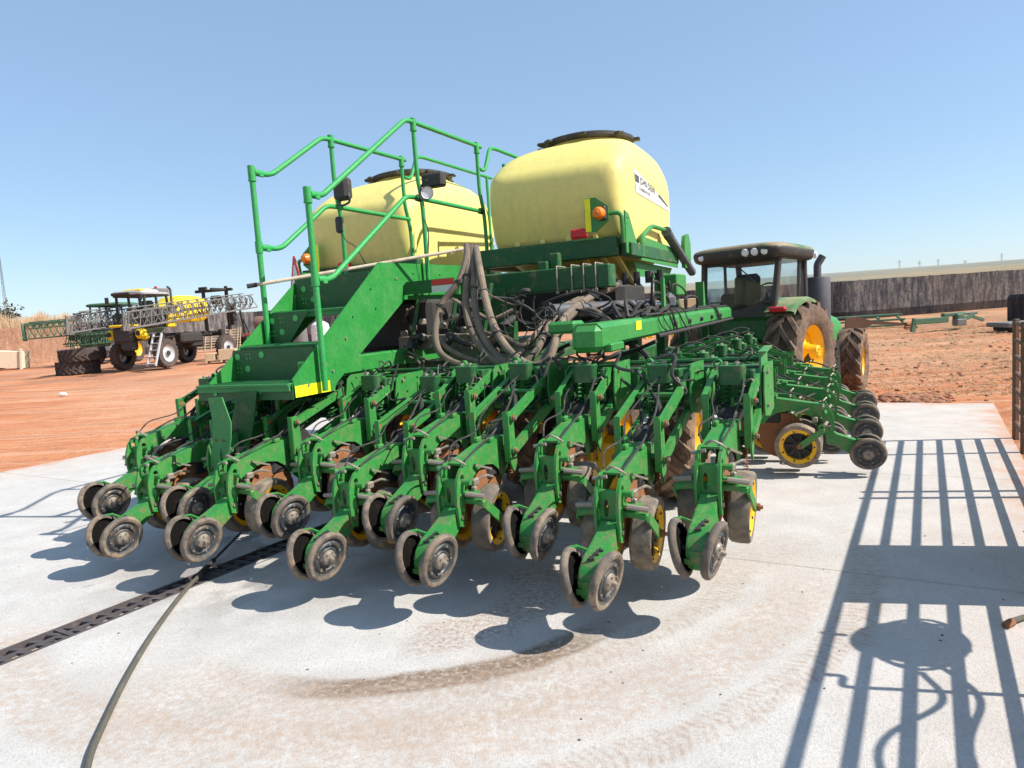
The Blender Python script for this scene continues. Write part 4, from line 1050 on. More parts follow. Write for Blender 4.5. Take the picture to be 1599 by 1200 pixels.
for i, (y, z, xl) in enumerate(treads):
    m = MB(); w = RX - xl; cx = (RX + xl) / 2
    m.rbox((cx, y + .16, z - .012), (w, .34, .024), .004); m.rbox((cx, y + .008, z - .03), (w, .016, .06), .003)
    for k in range(9): m.box((cx, y + .03 + .033 * k, z + .002), (w - .04, .006, .006))
    part(m, 'step', GREEN_DUSTY)
    # riser plate behind the step with bolts, and pale discs painted as light through its holes
    r = MB(); z1 = z + .255; y0 = y + .335
    hw = (w - .02) / 2
    if i == 0: r.prism([(-hw, .0), (hw, .0), (hw, z1 - z), (-hw + .09, z1 - z)], (cx, y0 - .02, z), Xa, Za, .008)
    elif i == 1: r.prism([(-hw, .0), (-hw + .26, .0), (-hw + .50, z1 - z), (-hw, z1 - z)], (cx, y0 - .02, z), Xa, Za, .008)
    else: r.rbox((cx, y0 - .02, z + .15), (w - .02, .008, .30), .002)
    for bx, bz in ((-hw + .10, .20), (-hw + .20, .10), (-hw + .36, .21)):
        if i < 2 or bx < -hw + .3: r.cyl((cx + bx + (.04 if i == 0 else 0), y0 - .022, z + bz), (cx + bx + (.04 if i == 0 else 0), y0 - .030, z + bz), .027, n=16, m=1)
    for bx, bz in ((-hw + .21, .20), (-hw + .10, .09)):
        for ex in (-.018, .018):
            for ez in (-.018, .018): r.cyl((cx + bx + ex + (.05 if i == 0 else 0), y0 - .022, z + bz + ez), (cx + bx + ex + (.05 if i == 0 else 0), y0 - .030, z + bz + ez), .0065, n=6, m=1)
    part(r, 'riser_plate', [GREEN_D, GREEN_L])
m = MB(); m.rbox(((LX + RX) / 2, 3.0, 2.06), (RX - LX, 2.1, .03), .004); m.rbox(((LX + RX) / 2, 1.97, 2.05), (RX - LX, .03, .10), .006)
for k in range(40): m.box(((LX + RX) / 2, 2.0 + .05 * k, 2.077), (RX - LX - .06, .008, .006))
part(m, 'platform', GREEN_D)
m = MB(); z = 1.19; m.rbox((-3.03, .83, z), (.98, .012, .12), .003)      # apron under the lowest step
for bx, s in ((-3.32, .020), (-3.0, .018), (-2.85, .010)): m.cyl((bx, .824, z), (bx, .812, z), s, n=14, m=1)  # apron dots: light in the holes put into pale green discs
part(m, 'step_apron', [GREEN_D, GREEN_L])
def plate_px(pts, y):
    m = MB(); q = [pl(a, b, 1, y) for a, b in pts]; m.prism([(p.x, p.z) for p in q], (0, y, 0), Xa, Za, .010); return m
m = plate_px([(325, 622), (347, 621), (361, 660), (361, 687), (352, 735), (327, 733), (333, 687), (333, 660)], .60)
for px in (338, 350):
    p = pl(px, 688, 1, .60); m.cyl(p + V((0, -.004, 0)), p + V((0, -.014, 0)), .010, n=6, m=1); p = pl(px - 5, 731, 1, .60); m.cyl(p + V((0, -.004, 0)), p + V((0, -.014, 0)), .010, n=6, m=1)
part(m, 'hanging_plate', [GREEN_DUSTY, RUST])
m = plate_px([(371, 614), (401, 612), (397, 657), (387, 713), (357, 708), (360, 671)], .78)
part(m, 'hanging_plate', [GREEN_D, RUST])

def railset(x, y0, zb, pts_top, pts_mid, posts):
    m = MB(); r = .0225
    m.tube(bend_path([V((x, *p)) for p in pts_top], .09), r, 12); m.tube(bend_path([V((x, *p)) for p in pts_mid], .09), r, 12)
    part(m, 'handrail', RAIL)
    for i, (y, z0, z1, bend) in enumerate(posts):
        m = MB()
        if bend: m.tube(smooth_path([(x, y, z1), (x, y, z1 - .35), (x, y + .01, z1 - .55), (x, y + bend, z1 - .85), (x, y + bend, z0)], 6), .0215, 12)
        else: m.tube([(x, y, z0), (x, y, z1)], .024, 12)
        m.cyl((x, y, z1 - .10), (x, y, z1 + .012), .030, n=12); m.cyl((x, y - .0, z1 - .105), (x, y, z1 - .09), .034, n=12)
        part(m, 'handrail_post', RAIL)
RY, LY = 1.13, 1.48
railset(-2.49, RY, 1.2, [(RY, 2.665), (RY + .16, 2.665), (2.58, 3.52), (2.72, 3.53), (4.12, 3.55)], [(RY, 2.02), (RY + .18, 2.02), (2.50, 2.81), (2.66, 2.82), (4.08, 2.83)], [(RY, 1.16, 2.70, 0), (2.72, 2.0, 3.55, .06), (4.02, 1.95, 3.57, .08)])
railset(-3.36, LY, 1.5, [(LY, 3.005), (LY + .22, 3.005), (2.44, 3.47), (2.58, 3.48), (3.90, 3.50)], [(LY, 2.37), (LY + .26, 2.37), (2.42, 2.82), (2.56, 2.83), (3.90, 2.83)], [(LY, 1.53, 3.03, 0), (2.58, 2.05, 3.51, .06), (3.82, 2.05, 3.52, .08)])
m = MB()
for x, y0 in ((-2.49, 4.05), (-3.36, 3.85)):
    m.tube(bend_path([(x, y0, 3.30), (x, y0 + .14, 3.30), (x, y0 + .30, 3.58), (x, y0 + .44, 3.60), (x, y0 + 2.3, 3.62)], .08), .021, 10)
m.tube([(-2.49, 4.7, 3.44), (-2.49, 6.9, 3.56)], .021, 10); m.cyl((-2.49, 4.72, 3.46), (-2.49, 4.72, 2.2), .021, n=10); m.cyl((-2.49, 6.3, 3.60), (-2.49, 6.3, 2.2), .021, n=10); m.cyl((-3.36, 6.0, 3.62), (-3.36, 6.0, 2.1), .021, n=10)
part(m, 'handrail', RAIL)
for x, y in ((-2.49, RY), (-3.36, LY)):
    for q in ((2.665, 2.02) if x > -3 else (3.005, 2.37)):
        m = MB(); m.cyl((x, y, q - .05), (x, y, q + .05), .031, n=12); m.cyl((x, y + .02, q), (x, y + .12, q), .029, n=12); m.rbox((x + .02, y + .09, q - .02), (.02, .05, .03), .005)
        part(m, 'rail_clamp', RAIL)
for py_, z in ((2.72, 2.82), (4.02, 2.83)):
    m = MB(); m.cyl((-2.49, py_ - .03, z), (-2.49, py_ + .03, z), .034, n=10); part(m, 'rail_clamp', DARK)

# work lights on the rails
def worklight(x, y, z, rz):
    m = MB(); m.lathe([(.005, .06), (.05, .05), (.062, .02), (.062, -.04), (.055, -.045), (.055, -.03)], (x, y, z), V((sin(rz), -cos(rz), -.15)).normalized() * -1, 20)
    m.tube(bend_path([(x, y + .02, z + .12), (x - .07, y + .02, z + .08), (x - .07, y, z)], .03), .009, 6)
    o = part(m, 'work_light', BLACK)
    k = MB(); d = V((sin(rz), -cos(rz), -.15)).normalized(); k.lathe([(.0, .034), (.05, .034), (.055, .038), (.055, .028), (.0, .028)], (x, y, z), d, 20); k.build('lens', LENS, o)
worklight(-2.36, 2.66, 2.845, .6)
m = MB(); m.rbox((-2.385, 2.85, 2.99), (.24, .10, .14), .02); part(m, 'camera_box', BLACK)
m = MB(); m.rbox((-3.30, 2.62, 3.00), (.18, .12, .22), .03); m.tube(smooth_path([(-3.33, 2.6, 2.9), (-3.28, 2.55, 2.83), (-3.2, 2.58, 2.86), (-3.22, 2.6, 2.95)]), .012, 6); part(m, 'lamp_housing', BLACK); m = MB(); m.rbox((-3.34, 2.57, 2.65), (.07, .07, .16), .02); part(m, 'cable_box', BLACK)
m = MB()
m.tube(smooth_path([(-2.47, 2.72, 2.66), (-2.40, 2.7, 2.5), (-2.42, 2.7, 2.3), (-2.46, 2.72, 2.1), (-2.42, 2.66, 1.9), (-2.40, 2.5, 1.8)]), .006, 6)
m.tube(smooth_path([(-3.34, 2.6, 2.6), (-3.30, 2.6, 2.5), (-3.2, 2.62, 2.42), (-3.12, 2.65, 2.25)]), .006, 6)
part(m, 'lamp_cable', BLACK)
# red and silver marker plate
m = MB(); m.prism([(-.25, -.055), (.30, -.055), (.30, .065), (-.21, .065), (-.25, .03)], (-2.30, 2.42, 1.955), Xa, Za, .006); o = part(m, 'marker_plate', GREEN_D)
m = MB(); m.box((-2.12, 2.414, 1.99), (.235, .003, .052)); m.build('red_tape', STKRED, o)
m = MB(); m.box((-2.12, 2.414, 1.930), (.235, .003, .062)); m.build('silver_tape', STKGREY, o)
# tail lamps, indicators and slow-vehicle triangle
def tail(x, z, y=3.80):
    m = MB(); m.rbox((x, y, z), (.17, .08, .10), .018); part(m, 'tail_lamp', RED)
tail(-1.27, 2.43); tail(-4.27, 2.37)
def indicator(x, z, s, y=3.78):
    m = MB(); m.prism([(-.09, -.17), (.03, -.17), (.16, -.07), (.16, .07), (.03, .17), (-.09, .17)], (x, y, z), V((s, 0, 0)), Za, .012)
    m.tube(bend_path([(x + s * .10, y + .02, z), (x + s * .28, y + .04, z), (x + s * .28, y + .08, z - .30)], .06), .022, 8)
    o = part(m, 'indicator_plate', GREEN)
    k = MB(); k.box((x - s * .055, y - .008, z), (.06, .003, .33)); k.build('yellow_tape', YELSTK, o)
    k = MB(); k.lathe([(.005, -.085), (.045, -.07), (.062, -.03), (.066, .0), (.066, .02), (.005, .03)], (x + s * .07, y - .03, z + .005), Ya, 20); k.build('indicator_lamp', ORANGE, o)
    k = MB(); k.rbox((x + s * .10, y - .01, z + .005), (.09, .05, .15), .02); k.build('lamp_back', BLACK, o)
indicator(-1.10, 2.60, 1); indicator(-4.72, 2.50, -1)
m = MB(); tri = [(-.20, -.17), (.20, -.17), (.205, -.14), (.03, .19), (-.03, .19), (-.205, -.14)]
R3 = V((.88, -.475, 0)); TC = pl(462, 433, 1, 3.20); m.prism([(a * 1.1, b * 1.25) for a, b in tri], TC, R3, Za, .006); o = part(m, 'slow_vehicle_triangle', STKRED)
m = MB(); m.prism([(a * .68, b * .78 - .012) for a, b in tri], TC + V((-.475, -.88, 0)) * .006, R3, Za, .003); m.build('silver_face', STKGREY, o)
m = MB(); m.bar(TC + V((.02, .02, -.1)), (TC.x + .1, 3.95, 2.2), .05, .05); part(m, 'triangle_bracket', GREEN)
# tongue towards the tractor
m = MB(); m.rbox((-1.5, 7.1, .95), (.26, 1.8, .22), .015); m.bar((-1.5, 7.9, .93), (-.15, 8.35, .62), .22, .2, ch=.015); part(m, 'tongue', GREEN_D)

# the long pole resting across the steps' rails
a, b = pl(418, 442, 1, 1.42), pl(715, 391, 1, 2.80)
pw = PL_O + PX * a.x + PY * a.y + V((0, 0, a.z)); qw = PL_O + PX * b.x + PY * b.y + V((0, 0, b.z))
d = (qw - pw).normalized()
root = empty('metal_pole', pw, label='long pale peeling metal pole resting slantwise across the green handrails', cat='pole')
m = MB(); m.cyl(d * -.10, qw - pw + d * .1, .016, n=10); m.build('pole', RODM, root)
m = MB(); m.cyl(d * -.17, d * -.09, .020, n=10); m.build('end_cap', DARK, root)

# ================================================================== TRACTOR
def tractor():
    root = empty('tractor', (3.95, 11.58, -.03), -radians(46), 'green farm tractor with yellow wheels and tall grey muffler hitched in front of the planter', 'tractor')
    root.rotation_euler = (-.045, 0, -radians(46))
    P = lambda mb, n, mt, **k: mb.build(n, mt, root, **k)
    ag_tyre(.80, .43, .52, 15, .06, .43, TYRE, YEL, .1, name='rear_wheel', parent=root, loc=(.82, 0, .80), side=1)
    ag_tyre(.80, .43, .52, 15, .06, .43, TYRE, YEL, .1, name='rear_wheel', parent=root, loc=(-.82, 0, .80), side=-1)
    for s in (1, -1):
        ag_tyre(.57, .30, .42, 13, .045, .30, TYRE, YEL, .2, name='front_wheel', parent=root, loc=(s * .80, 2.2, .57), side=s, rz=.20)
    for s in (1, -1):
        m = MB(); m.lathe([(.0, .30), (.09, .30), (.105, .285), (.115, .18), (.15, .08), (.15, -.1)], (s * .82, 0, .80), (s, 0, 0), 24)
        for k in range(8):
            a = 2 * pi * k / 8; m.cyl((s * 1.11, .065 * cos(a), .80 + .065 * sin(a)), (s * 1.14, .065 * cos(a), .80 + .065 * sin(a)), .014, n=6)
        P(m, 'axle_hub', YEL)
    # chassis, rear housing, hood
    m = MB(); m.rbox((0, .1, .80), (.62, .9, .60), .06); m.rbox((0, 1.5, .72), (.42, 2.4, .36), .05); m.cyl((-1.0, 0, .76), (1.0, 0, .76), .12); m.cyl((-.8, 2.2, .55), (.8, 2.2, .55), .08)
    m.rbox((0, -.55, .50), (.16, .5, .1), .02); m.bar((-.28, -.3, .62), (-.30, -.95, .42), .06, .08); m.bar((.28, -.3, .62), (.30, -.95, .42), .06, .08); m.bar((-.28, -.35, 1.0), (-.28, -.8, .95), .06, .08); m.bar((.28, -.35, 1.0), (.28, -.8, .95), .06, .08)
    m.bar((0, -.35, 1.0), (0, -.85, .9), .07, .07)
    for k in range(5): m.rbox((-.32 + .13 * k, -.42, 1.08), (.09, .08, .09), .015)
    P(m, 'chassis', DARK)
    m = MB(); m.prism([(-.40, 1.02), (-.40, 1.40), (.20, 1.40), (.20, .9), (-.3, .9)], (0, 0, 0), Ya, Za, 1.10)
    m.prism([(-.38, 1.28), (-.46, 1.42), (-.30, 1.46), (.1, 1.46), (.1, 1.28)], (0, 0, 0), Ya, Za, 1.16); P(m, 'rear_body', GREEN_D)
    m = MB(); rows = []
    for y, w, z0, z1 in ((1.05, .42, .86, 1.52), (1.5, .41, .84, 1.52), (2.3, .38, .80, 1.46), (2.9, .34, .76, 1.36), (3.12, .28, .74, 1.22), (3.16, .2, .8, 1.1)):
        rows.append([V((w * a, y, z0 + (z1 - z0) * b)) for a, b in ((-1, 0), (-1.03, .5), (-.98, .82), (-.75, .97), (0, 1.0), (.75, .97), (.98, .82), (1.03, .5), (1, 0))])
    m.grid(rows); m.prism([(-.42, .86), (.42, .86), (.4, 1.48), (-.4, 1.48)], (0, 1.06, 0), Xa, Za, .02)
    hd = P(m, 'hood', GREEN_P, ang=60)
    g = MB()
    for k in range(7): g.bar((.43, 1.15 + .1 * k, .95), (.425, 1.15 + .1 * k, 1.35), .02, .04)
    g.build('side_grille', BLACK, hd)
    # fenders
    for s in (1, -1):
        m = MB(); rows = []
        for k in range(13):
            a = radians(48 + 66 * k / 12); R = .90; c = (cos(a), sin(a))
            y = -R * cos(a) * .92; z = .78 + R * sin(a) * .98
            rows.append([V((s * x, y * q, z * q2)) for x, q, q2 in ((.50, 1, 1), (.58, 1, 1.005), (.92, 1, 1.0), (.97, .985, .985), (.97, .955, .955), (.5, .955, .955))])
        m.grid(rows)
        f = P(m, 'fender', FENDER, ang=50)
        l = MB(); l.rbox((s * .74, -.60, 1.47), (.28, .08, .085), .03, 0, Matrix.Rotation(-.5, 3, 'X')); l.build('tail_light', RED, f)
    # cab
    Z0, Z1 = 1.42, 2.30
    c8 = {}
    for s in (-1, 1):
        c8[(s, 0)] = (V((s * .60, -.44, Z0)), V((s * .64, -.33, Z1))); c8[(s, 1)] = (V((s * .63, .36, Z0 - .2)), V((s * .65, .36, Z1))); c8[(s, 2)] = (V((s * .55, .85, Z0 - .3)), V((s * .58, .70, Z1)))
    m = MB()
    for k, (a, b) in c8.items(): m.bar(a, b, .085 if k[1] != 1 else .05, .085 if k[1] != 1 else .05, ch=.015, up=(0, 1, 0))
    m.bar(c8[(-1, 0)][0], c8[(1, 0)][0], .07, .09); m.bar(c8[(-1, 0)][1] - V((0, 0, .03)), c8[(1, 0)][1] - V((0, 0, .03)), .07, .09)
    for s in (-1, 1): m.bar(c8[(s, 0)][0], c8[(s, 1)][0], .06, .06); m.bar(c8[(s, 1)][0], c8[(s, 2)][0], .06, .06)
    m.prism([(-.6, Z0), (-.58, Z0 + .05), (-.3, Z0 + .07), (.1, Z0 + .09), (.35, Z0 + .19), (.58, Z0 + .22), (.6, Z0)], (0, -.425, 0), Xa, Za, .03)
    m.rbox((0, .3, Z0 - .15), (1.1, 1.3, .10), .02)
    P(m, 'cab_frame', BLACK)
    def pane(a, b, c, d, n):
        m = MB(); N = (b - a).cross(d - a).normalized() * .004
        m._add([p + N for p in (a, b, c, d)] + [p - N for p in (a, b, c, d)], [(0, 1, 2, 3), (7, 6, 5, 4), (0, 4, 5, 1), (1, 5, 6, 2), (2, 6, 7, 3), (3, 7, 4, 0)], 0); P(m, 'window', GLASS)
    pane(c8[(-1, 0)][0], c8[(1, 0)][0], c8[(1, 0)][1], c8[(-1, 0)][1], 0)
    for s in (-1, 1):
        pane(c8[(s, 0)][0], c8[(s, 1)][0], c8[(s, 1)][1], c8[(s, 0)][1], 0); pane(c8[(s, 1)][0], c8[(s, 2)][0], c8[(s, 2)][1], c8[(s, 1)][1], 0)
    pane(c8[(-1, 2)][0], c8[(1, 2)][0], c8[(1, 2)][1], c8[(-1, 2)][1], 0)
    m = superloft(interp([(2.27, 0, .14, .66, .60, 8), (2.30, 0, .12, .75, .71, 7), (2.40, 0, .12, .78, .75, 7), (2.44, 0, .12, .77, .74, 7)], 3)); m.box((0, .14, 2.285), (1.25, 1.15, .02))
    rf = P(m, 'roof', BLACK, ang=60)
    m = superloft(interp([(2.435, 0, .12, .775, .745, 7), (2.48, 0, .12, .75, .72, 6), (2.515, 0, .12, .65, .62, 4), (2.53, 0, .12, .4, .4, 3), (2.535, 0, .12, .02, .02, 2)], 3)); m.build('roof_cap', ROOFM, rf, ang=60)
    for x, y in ((-.68, -.50), (-.54, -.60), (.24, -.635), (.39, -.63), (.54, -.60)):
        m = MB(); m.lathe([(.0, .02), (.048, .018), (.058, .0), (.062, -.04)], (x, y, 2.37), (x * .3, -1, 0), 18); m.build('work_lamp', LENS, rf)
    m = MB(); m.lathe([(.0, .03), (.05, .025), (.06, -.02)], (.76, .72, 2.36), (1, .3, 0), 14); m.build('work_lamp', LENS, rf)
    m = MB(); m.rbox((0, .15, 1.52), (.46, .44, .14), .05); m.rbox((0, -.10, 1.80), (.44, .14, .56), .06); m.rbox((-.38, .0, 1.62), (.2, .3, .34), .05); m.rbox((.34, .25, 1.62), (.12, .5, .16), .04); m.rbox((0, .78, 1.55), (.3, .2, .4), .05)
    P(m, 'seat', SEAT)
    m = MB(); m.tube([V((.19 * cos(a), .56 + .10 * sin(a), 1.80 + .16 * sin(a))) for a in [2 * pi * k / 24 for k in range(24)]], .014, 8, closed=True); m.cyl((0, .70, 1.5), (0, .56, 1.80), .02); P(m, 'steering_wheel', BLACK)
    m = MB(); m.bar((-.06, -.40, 2.24), (.30, -.42, 1.92), .012, .016); m.rbox((.50, -.46, 1.60), (.16, .06, .07), .02); P(m, 'rear_wiper', BLACK)
    # exhaust
    m = MB(); ex = (.60, 1.20)
    m.lathe([(.0, 1.00), (.085, 1.00), (.09, 1.06), (.195, 1.04), (.205, 1.06), (.205, 2.0), (.195, 2.02), (.06, 2.01)], (*ex, 0), Za, 28)
    m.tube(bend_path([(*ex, 1.98), (*ex, 2.24), (ex[0] + .04, ex[1] + .03, 2.32), (ex[0] + .07, ex[1] + .05, 2.38)], .06), .062, 14); m.cyl((*ex, .8), (*ex, 1.06), .06)
    P(m, 'exhaust', MUFF)
    m = MB(); m.bar((.66, 1.3, .6), (.66, 1.3, 1.06), .1, .08); m.bar((.78, 1.1, .25), (.80, 1.05, .95), .04, .10); m.bar((.86, 1.4, .25), (.84, 1.35, .95), .04, .10)
    for k in range(4): m.rbox((.84, 1.22, .32 + .17 * k), (.10, .30, .02), .004)
    P(m, 'side_steps', DARK)
    m = MB(); m.rbox((-.66, -.30, 1.85), (.03, .05, .3), .01); P(m, 'cab_handle', BLACK)
tractor()

# ================================================================== YARD BACKGROUND
def fence_run(name, label, mat, mat2, pts, cat='fence', thick=.12, posts=None, wob=.05):
    """pts: (px, base_py, top_py) along the run"""
    W = []
    for px, pb, ptop in pts:
        b = gp(px, pb); d = (b - CAMP).dot(_fw); h = (pb - ptop) * d / F_PX; W.append((b, h))
    root = empty(name, W[0][0], label=label, cat=cat); o = W[0][0]
    up_, lo_ = MB(), MB(); top = []; mid = []; bot = []; N = 0
    for (b0, h0), (b1, h1) in zip(W, W[1:]):
        n = max(4, int((b1 - b0).length / .5))
        for k in range(n):
            t = k / n; b = b0.lerp(b1, t) - o; h = h0 + (h1 - h0) * t + wob * mnoise.noise(V((N * .35, 1, 0)))
            nn = (b1 - b0).normalized(); nn = V((-nn.y, nn.x, 0)); off = nn * (.08 * mnoise.noise(V((N * .5, 5, 0))))
            bot.append(b + V((0, 0, -.3))); mid.append(b + off * .3 + V((0, 0, h * .20))); top.append((b, h, off, nn)); N += 1
    def sheet(mb, lo, hi):
        rows = []
        for j in range(7):
            s = j / 6; rows.append([a.lerp(c, s) for a, c in zip(lo, hi)])
        mb.grid(rows); mb.grid([[p + n for p, n in zip(r, [t[3] * thick for t in top])] for r in rows], flip=True)
        mb.grid([rows[-1], [p + t[3] * thick for p, t in zip(rows[-1], top)]])
    sheet(lo_, bot, mid); sheet(up_, [p + V((0, 0, .0)) for p in mid], [b + off + V((0, 0, h)) for b, h, off, nn in top])
    up_.build('net_panel', mat, root); lo_.build('base_strip', mat2, root)
    if posts:
        for i in range(0, len(top), posts):
            b, h, off, nn = top[i]; m = MB(); m.rbox(b + nn * .12 + V((0, 0, h / 2)), (.09, .09, h + .1), .01); m.build('post', WOOD, root)
    return root, top, o
fence_run('yard_wall', 'low dusty reddish wall behind the crate at the far left of the yard', NETL, NETL, [(-330, 596, 534), (0, 573, 514), (130, 562, 507)], 'wall', wob=.02)
fence_run('net_fence', 'dark shade net fence behind the yellow sprayer', NETD, NETB, [(130, 562, 506), (290, 548, 493), (400, 538, 487), (600, 526, 474)], posts=8)
fence_run('net_fence', 'long tall dark shade net fence with dry streaks right of the tractor', NETD, NETB, [(900, 520, 466), (1100, 511, 453), (1320, 500, 440), (1599, 477, 421), (2000, 440, 392)], posts=8)

def tractor_tyre(o, R, w, name, label, tilt, group):
    e = empty(name, o, label=label, cat='tyre', group=group); e.rotation_euler = tilt
    m = MB(); hw = w / 2
    m.lathe([(R * .55, -hw * .8), (R * .62, -hw), (R * .9, -hw * 1.02), (R * .95, -hw * .8), (R * .95, hw * .8), (R * .9, hw * 1.02), (R * .62, hw), (R * .55, hw * .8), (R * .58, 0), (R * .55, -hw * .8)], (0, 0, hw), Za, 44)
    for s in (-1, 1):
        for k in range(22):
            a = 2 * pi * (k + (.5 if s > 0 else 0)) / 22; a2 = a + .30
            m.bar((R * .97 * cos(a), R * .97 * sin(a), hw), (R * .96 * cos(a2), R * .96 * sin(a2), hw + s * hw * .98), .07, .08, up=(cos(a), sin(a), 0))
    m.build('tyre', TYRE_FAR, e); k = MB(); k.lathe([(R * .56, hw * .7), (R * .50, hw * .9), (R * .42, hw * .6), (R * .1, hw * .5)], (0, 0, hw), Za, 28); k.build('rim', YEL, e)
b = gp(106, 586)
tractor_tyre(b + V((0, .9, 0)), .98, .62, 'scrap_tyre', 'old ribbed tractor tyre lying flat, bottom one of the pile', (0, 0, 0), 'tyres piled by the sprayers')
tractor_tyre(b + V((.30, .9, .64)), 1.05, .62, 'scrap_tyre', 'old ribbed tractor tyre lying flat on top of the pile', (.02, -.04, .4), 'tyres piled by the sprayers')

def truss(m, a, b, h, w, n, r=.025, m_=0):
    """lattice boom between a and b"""
    a, b = V(a), V(b); d = (b - a).normalized(); s = d.cross(V((0, 0, 1))).normalized(); u = V((0, 0, 1))
    P = lambda t, i: a.lerp(b, t) + ((u * h * .5 + s * 0) if i == 2 else (u * -h * .5 + s * (w * (.5 if i else -.5))))
    for i in range(3): m.tube([P(0, i), P(1, i)], r, 6, m_)
    for k in range(n):
        t0, t1 = k / n, (k + 1) / n
        for i in (0, 1): m.tube([P(t0, i), P((t0 + t1) / 2, 2)], r * .6, 5, m_); m.tube([P((t0 + t1) / 2, 2), P(t1, i)], r * .6, 5, m_)
        m.tube([P(t0, 0), P(t1, 1)], r * .6, 5, m_)

def sprayer_yellow():
    o = gp(228, 577); az = pi + .22; root = empty('field_sprayer', o, -az, 'high yellow and grey boom sprayer with folded lattice booms, parked right of the tyre pile', 'sprayer')
    P = lambda mb, n, mt, **k: mb.build(n, mt, root, **k)
    for x, y, s in ((-1.25, 0, -1), (1.25, 0, 1), (-1.3, -4.9, -1), (1.3, -4.9, 1)):
        R = .75; m = MB(); hw = .19
        m.lathe([(.42, -hw * .8), (.50, -hw), (.68, -hw), (.71, -hw * .8), (.72, 0), (.71, hw * .8), (.68, hw), (.50, hw), (.42, hw * .8)], (0, 0, 0), Xa, 40)
        for q in (-1, 1):
            for k in range(22):
                a = 2 * pi * (k + (.5 if q > 0 else 0)) / 22; a2 = a + .22
                m.bar((0, .72 * cos(a), .72 * sin(a)), (q * hw * 1.02, .70 * cos(a2), .70 * sin(a2)), .05, .06, up=(0, cos(a), sin(a)))
        w = P(m, 'wheel', TYRE_FAR, loc=(x, y, R)); k = MB(); k.lathe([(.43, hw * .85), (.44, hw * .95), (.40, hw * .6), (.28, hw * .3), (.16, hw * .45), (.14, hw * .75), (0, hw * .8)], (0, 0, 0), (s, 0, 0), 30); k.build('rim', GREYRIM, w)
        h = MB(); h.lathe([(.13, hw * .6), (.12, hw * 1.0), (.0, hw * 1.05)], (0, 0, 0), (s, 0, 0), 16); h.build('hub', DARK, w)
    m = MB()
    for x, y in ((-1.1, 0), (1.1, 0), (-1.15, -4.9), (1.15, -4.9)): m.rbox((x * .98, y, 1.30), (.26, .34, 1.0), .03); m.rbox((x * .8, y, .85), (.5, .3, .25), .05)
    m.rbox((0, -2.4, 1.62), (1.2, 6.4, .26), .03); m.rbox((0, 0, 1.55), (2.3, .3, .22), .03); m.rbox((0, -4.9, 1.55), (2.4, .3, .22), .03)
    m.rbox((-1.0, -2.2, 1.45), (.5, 1.7, .55), .10); m.rbox((.9, -2.4, 1.4), (.5, 1.5, .5), .1); m.rbox((0, -3.8, 1.2), (.8, 1.0, .6), .1)
    P(m, 'chassis', DARK)
    m = MB(); m.rbox((.15, .95, 1.75), (1.15, .5, .75), .12); m.rbox((0, .9, 1.25), (.8, .4, .5), .1); P(m, 'grille', BLACK)
    m = MB(); m.rbox((.15, .95, 2.22), (1.3, .6, .12), .04); m.rbox((-.72, .9, 1.80), (.55, .45, .50), .14); m.rbox((.95, .9, 1.80), (.45, .45, .5), .14); m.rbox((-.55, .55, 1.62), (.5, .4, .3), .1); P(m, 'nose', YELFAR)
    m = MB()
    for s in (-.72, .95): m.lathe([(0, .25), (.12, .24), (.14, .2)], (s, .9, 1.82), Ya, 14)
    P(m, 'headlamp', DARK)
    # cab
    m = MB()
    for x in (-.80, .80):
        for y, yt in ((.60, .50), (-.35, -.30), (-1.2, -1.05)): m.bar((x, y, 2.1), (x, yt, 3.72), .09, .09)
    m.rbox((0, -.3, 2.15), (1.7, 1.95, .16), .04); m.rbox((0, -.28, 3.68), (1.75, 1.9, .10), .03); m.rbox((0, -.45, 2.6), (1.25, .9, 1.0), .15); m.rbox((0, -.6, 3.1), (.7, .3, .7), .1); m.rbox((0, -1.1, 2.6), (1.5, .06, .8), .02)
    P(m, 'cab_frame', BLACK)
    for q in (((-.8, .55, 2.2), (.8, .55, 2.2), (.8, .5, 3.65), (-.8, .5, 3.65)), ((-.81, .55, 2.2), (-.81, -.35, 2.2), (-.81, -.3, 3.65), (-.81, .5, 3.65)), ((-.81, -.38, 2.2), (-.81, -1.18, 2.2), (-.81, -1.04, 3.65), (-.81, -.33, 3.65))):
        m = MB(); m._add([V(p) for p in q], [(0, 1, 2, 3)], 0); P(m, 'window', GLASS)
    m = superloft(interp([(3.72, 0, -.28, .92, 1.05, 6), (3.84, 0, -.28, .94, 1.08, 6), (3.95, 0, -.28, .84, .95, 5), (3.99, 0, -.28, .4, .5, 3), (4.0, 0, -.28, .01, .01, 2)], 3)); rf = P(m, 'roof', GREYRIM, ang=60)
    m = MB(); m.rbox((0, -.75, 3.9), (1.9, .85, .24), .06); m.build('roof_panel', GREY, rf); m = MB(); m.rbox((-.35, .3, 3.90), (.95, .9, .16), .05); m.build('yellow_panel', YELFAR, rf); m = MB(); m.rbox((.3, .70, 3.78), (1.1, .28, .16), .05); m.build('front_visor', BLACK, rf)
    m = MB(); m.cyl((-.3, -1.0, 4.0), (-.3, -1.0, 4.16), .07); m.build('beacon', RED, rf)
    m = MB(); m.tube(bend_path([(-.82, .5, 3.5), (-.95, .95, 3.6), (-.95, .95, 3.2)], .1), .025, 6); m.rbox((-.95, .97, 3.55), (.22, .06, .3), .02); m.rbox((.95, .97, 3.5), (.22, .06, .3), .02); P(m, 'mirror', BLACK)
    m = MB(); m.tube(bend_path([(-.9, -1.3, 3.1), (-.9, -1.3, 4.0), (-.9, -1.1, 4.1)], .15), .06, 8); P(m, 'exhaust', MUFF)
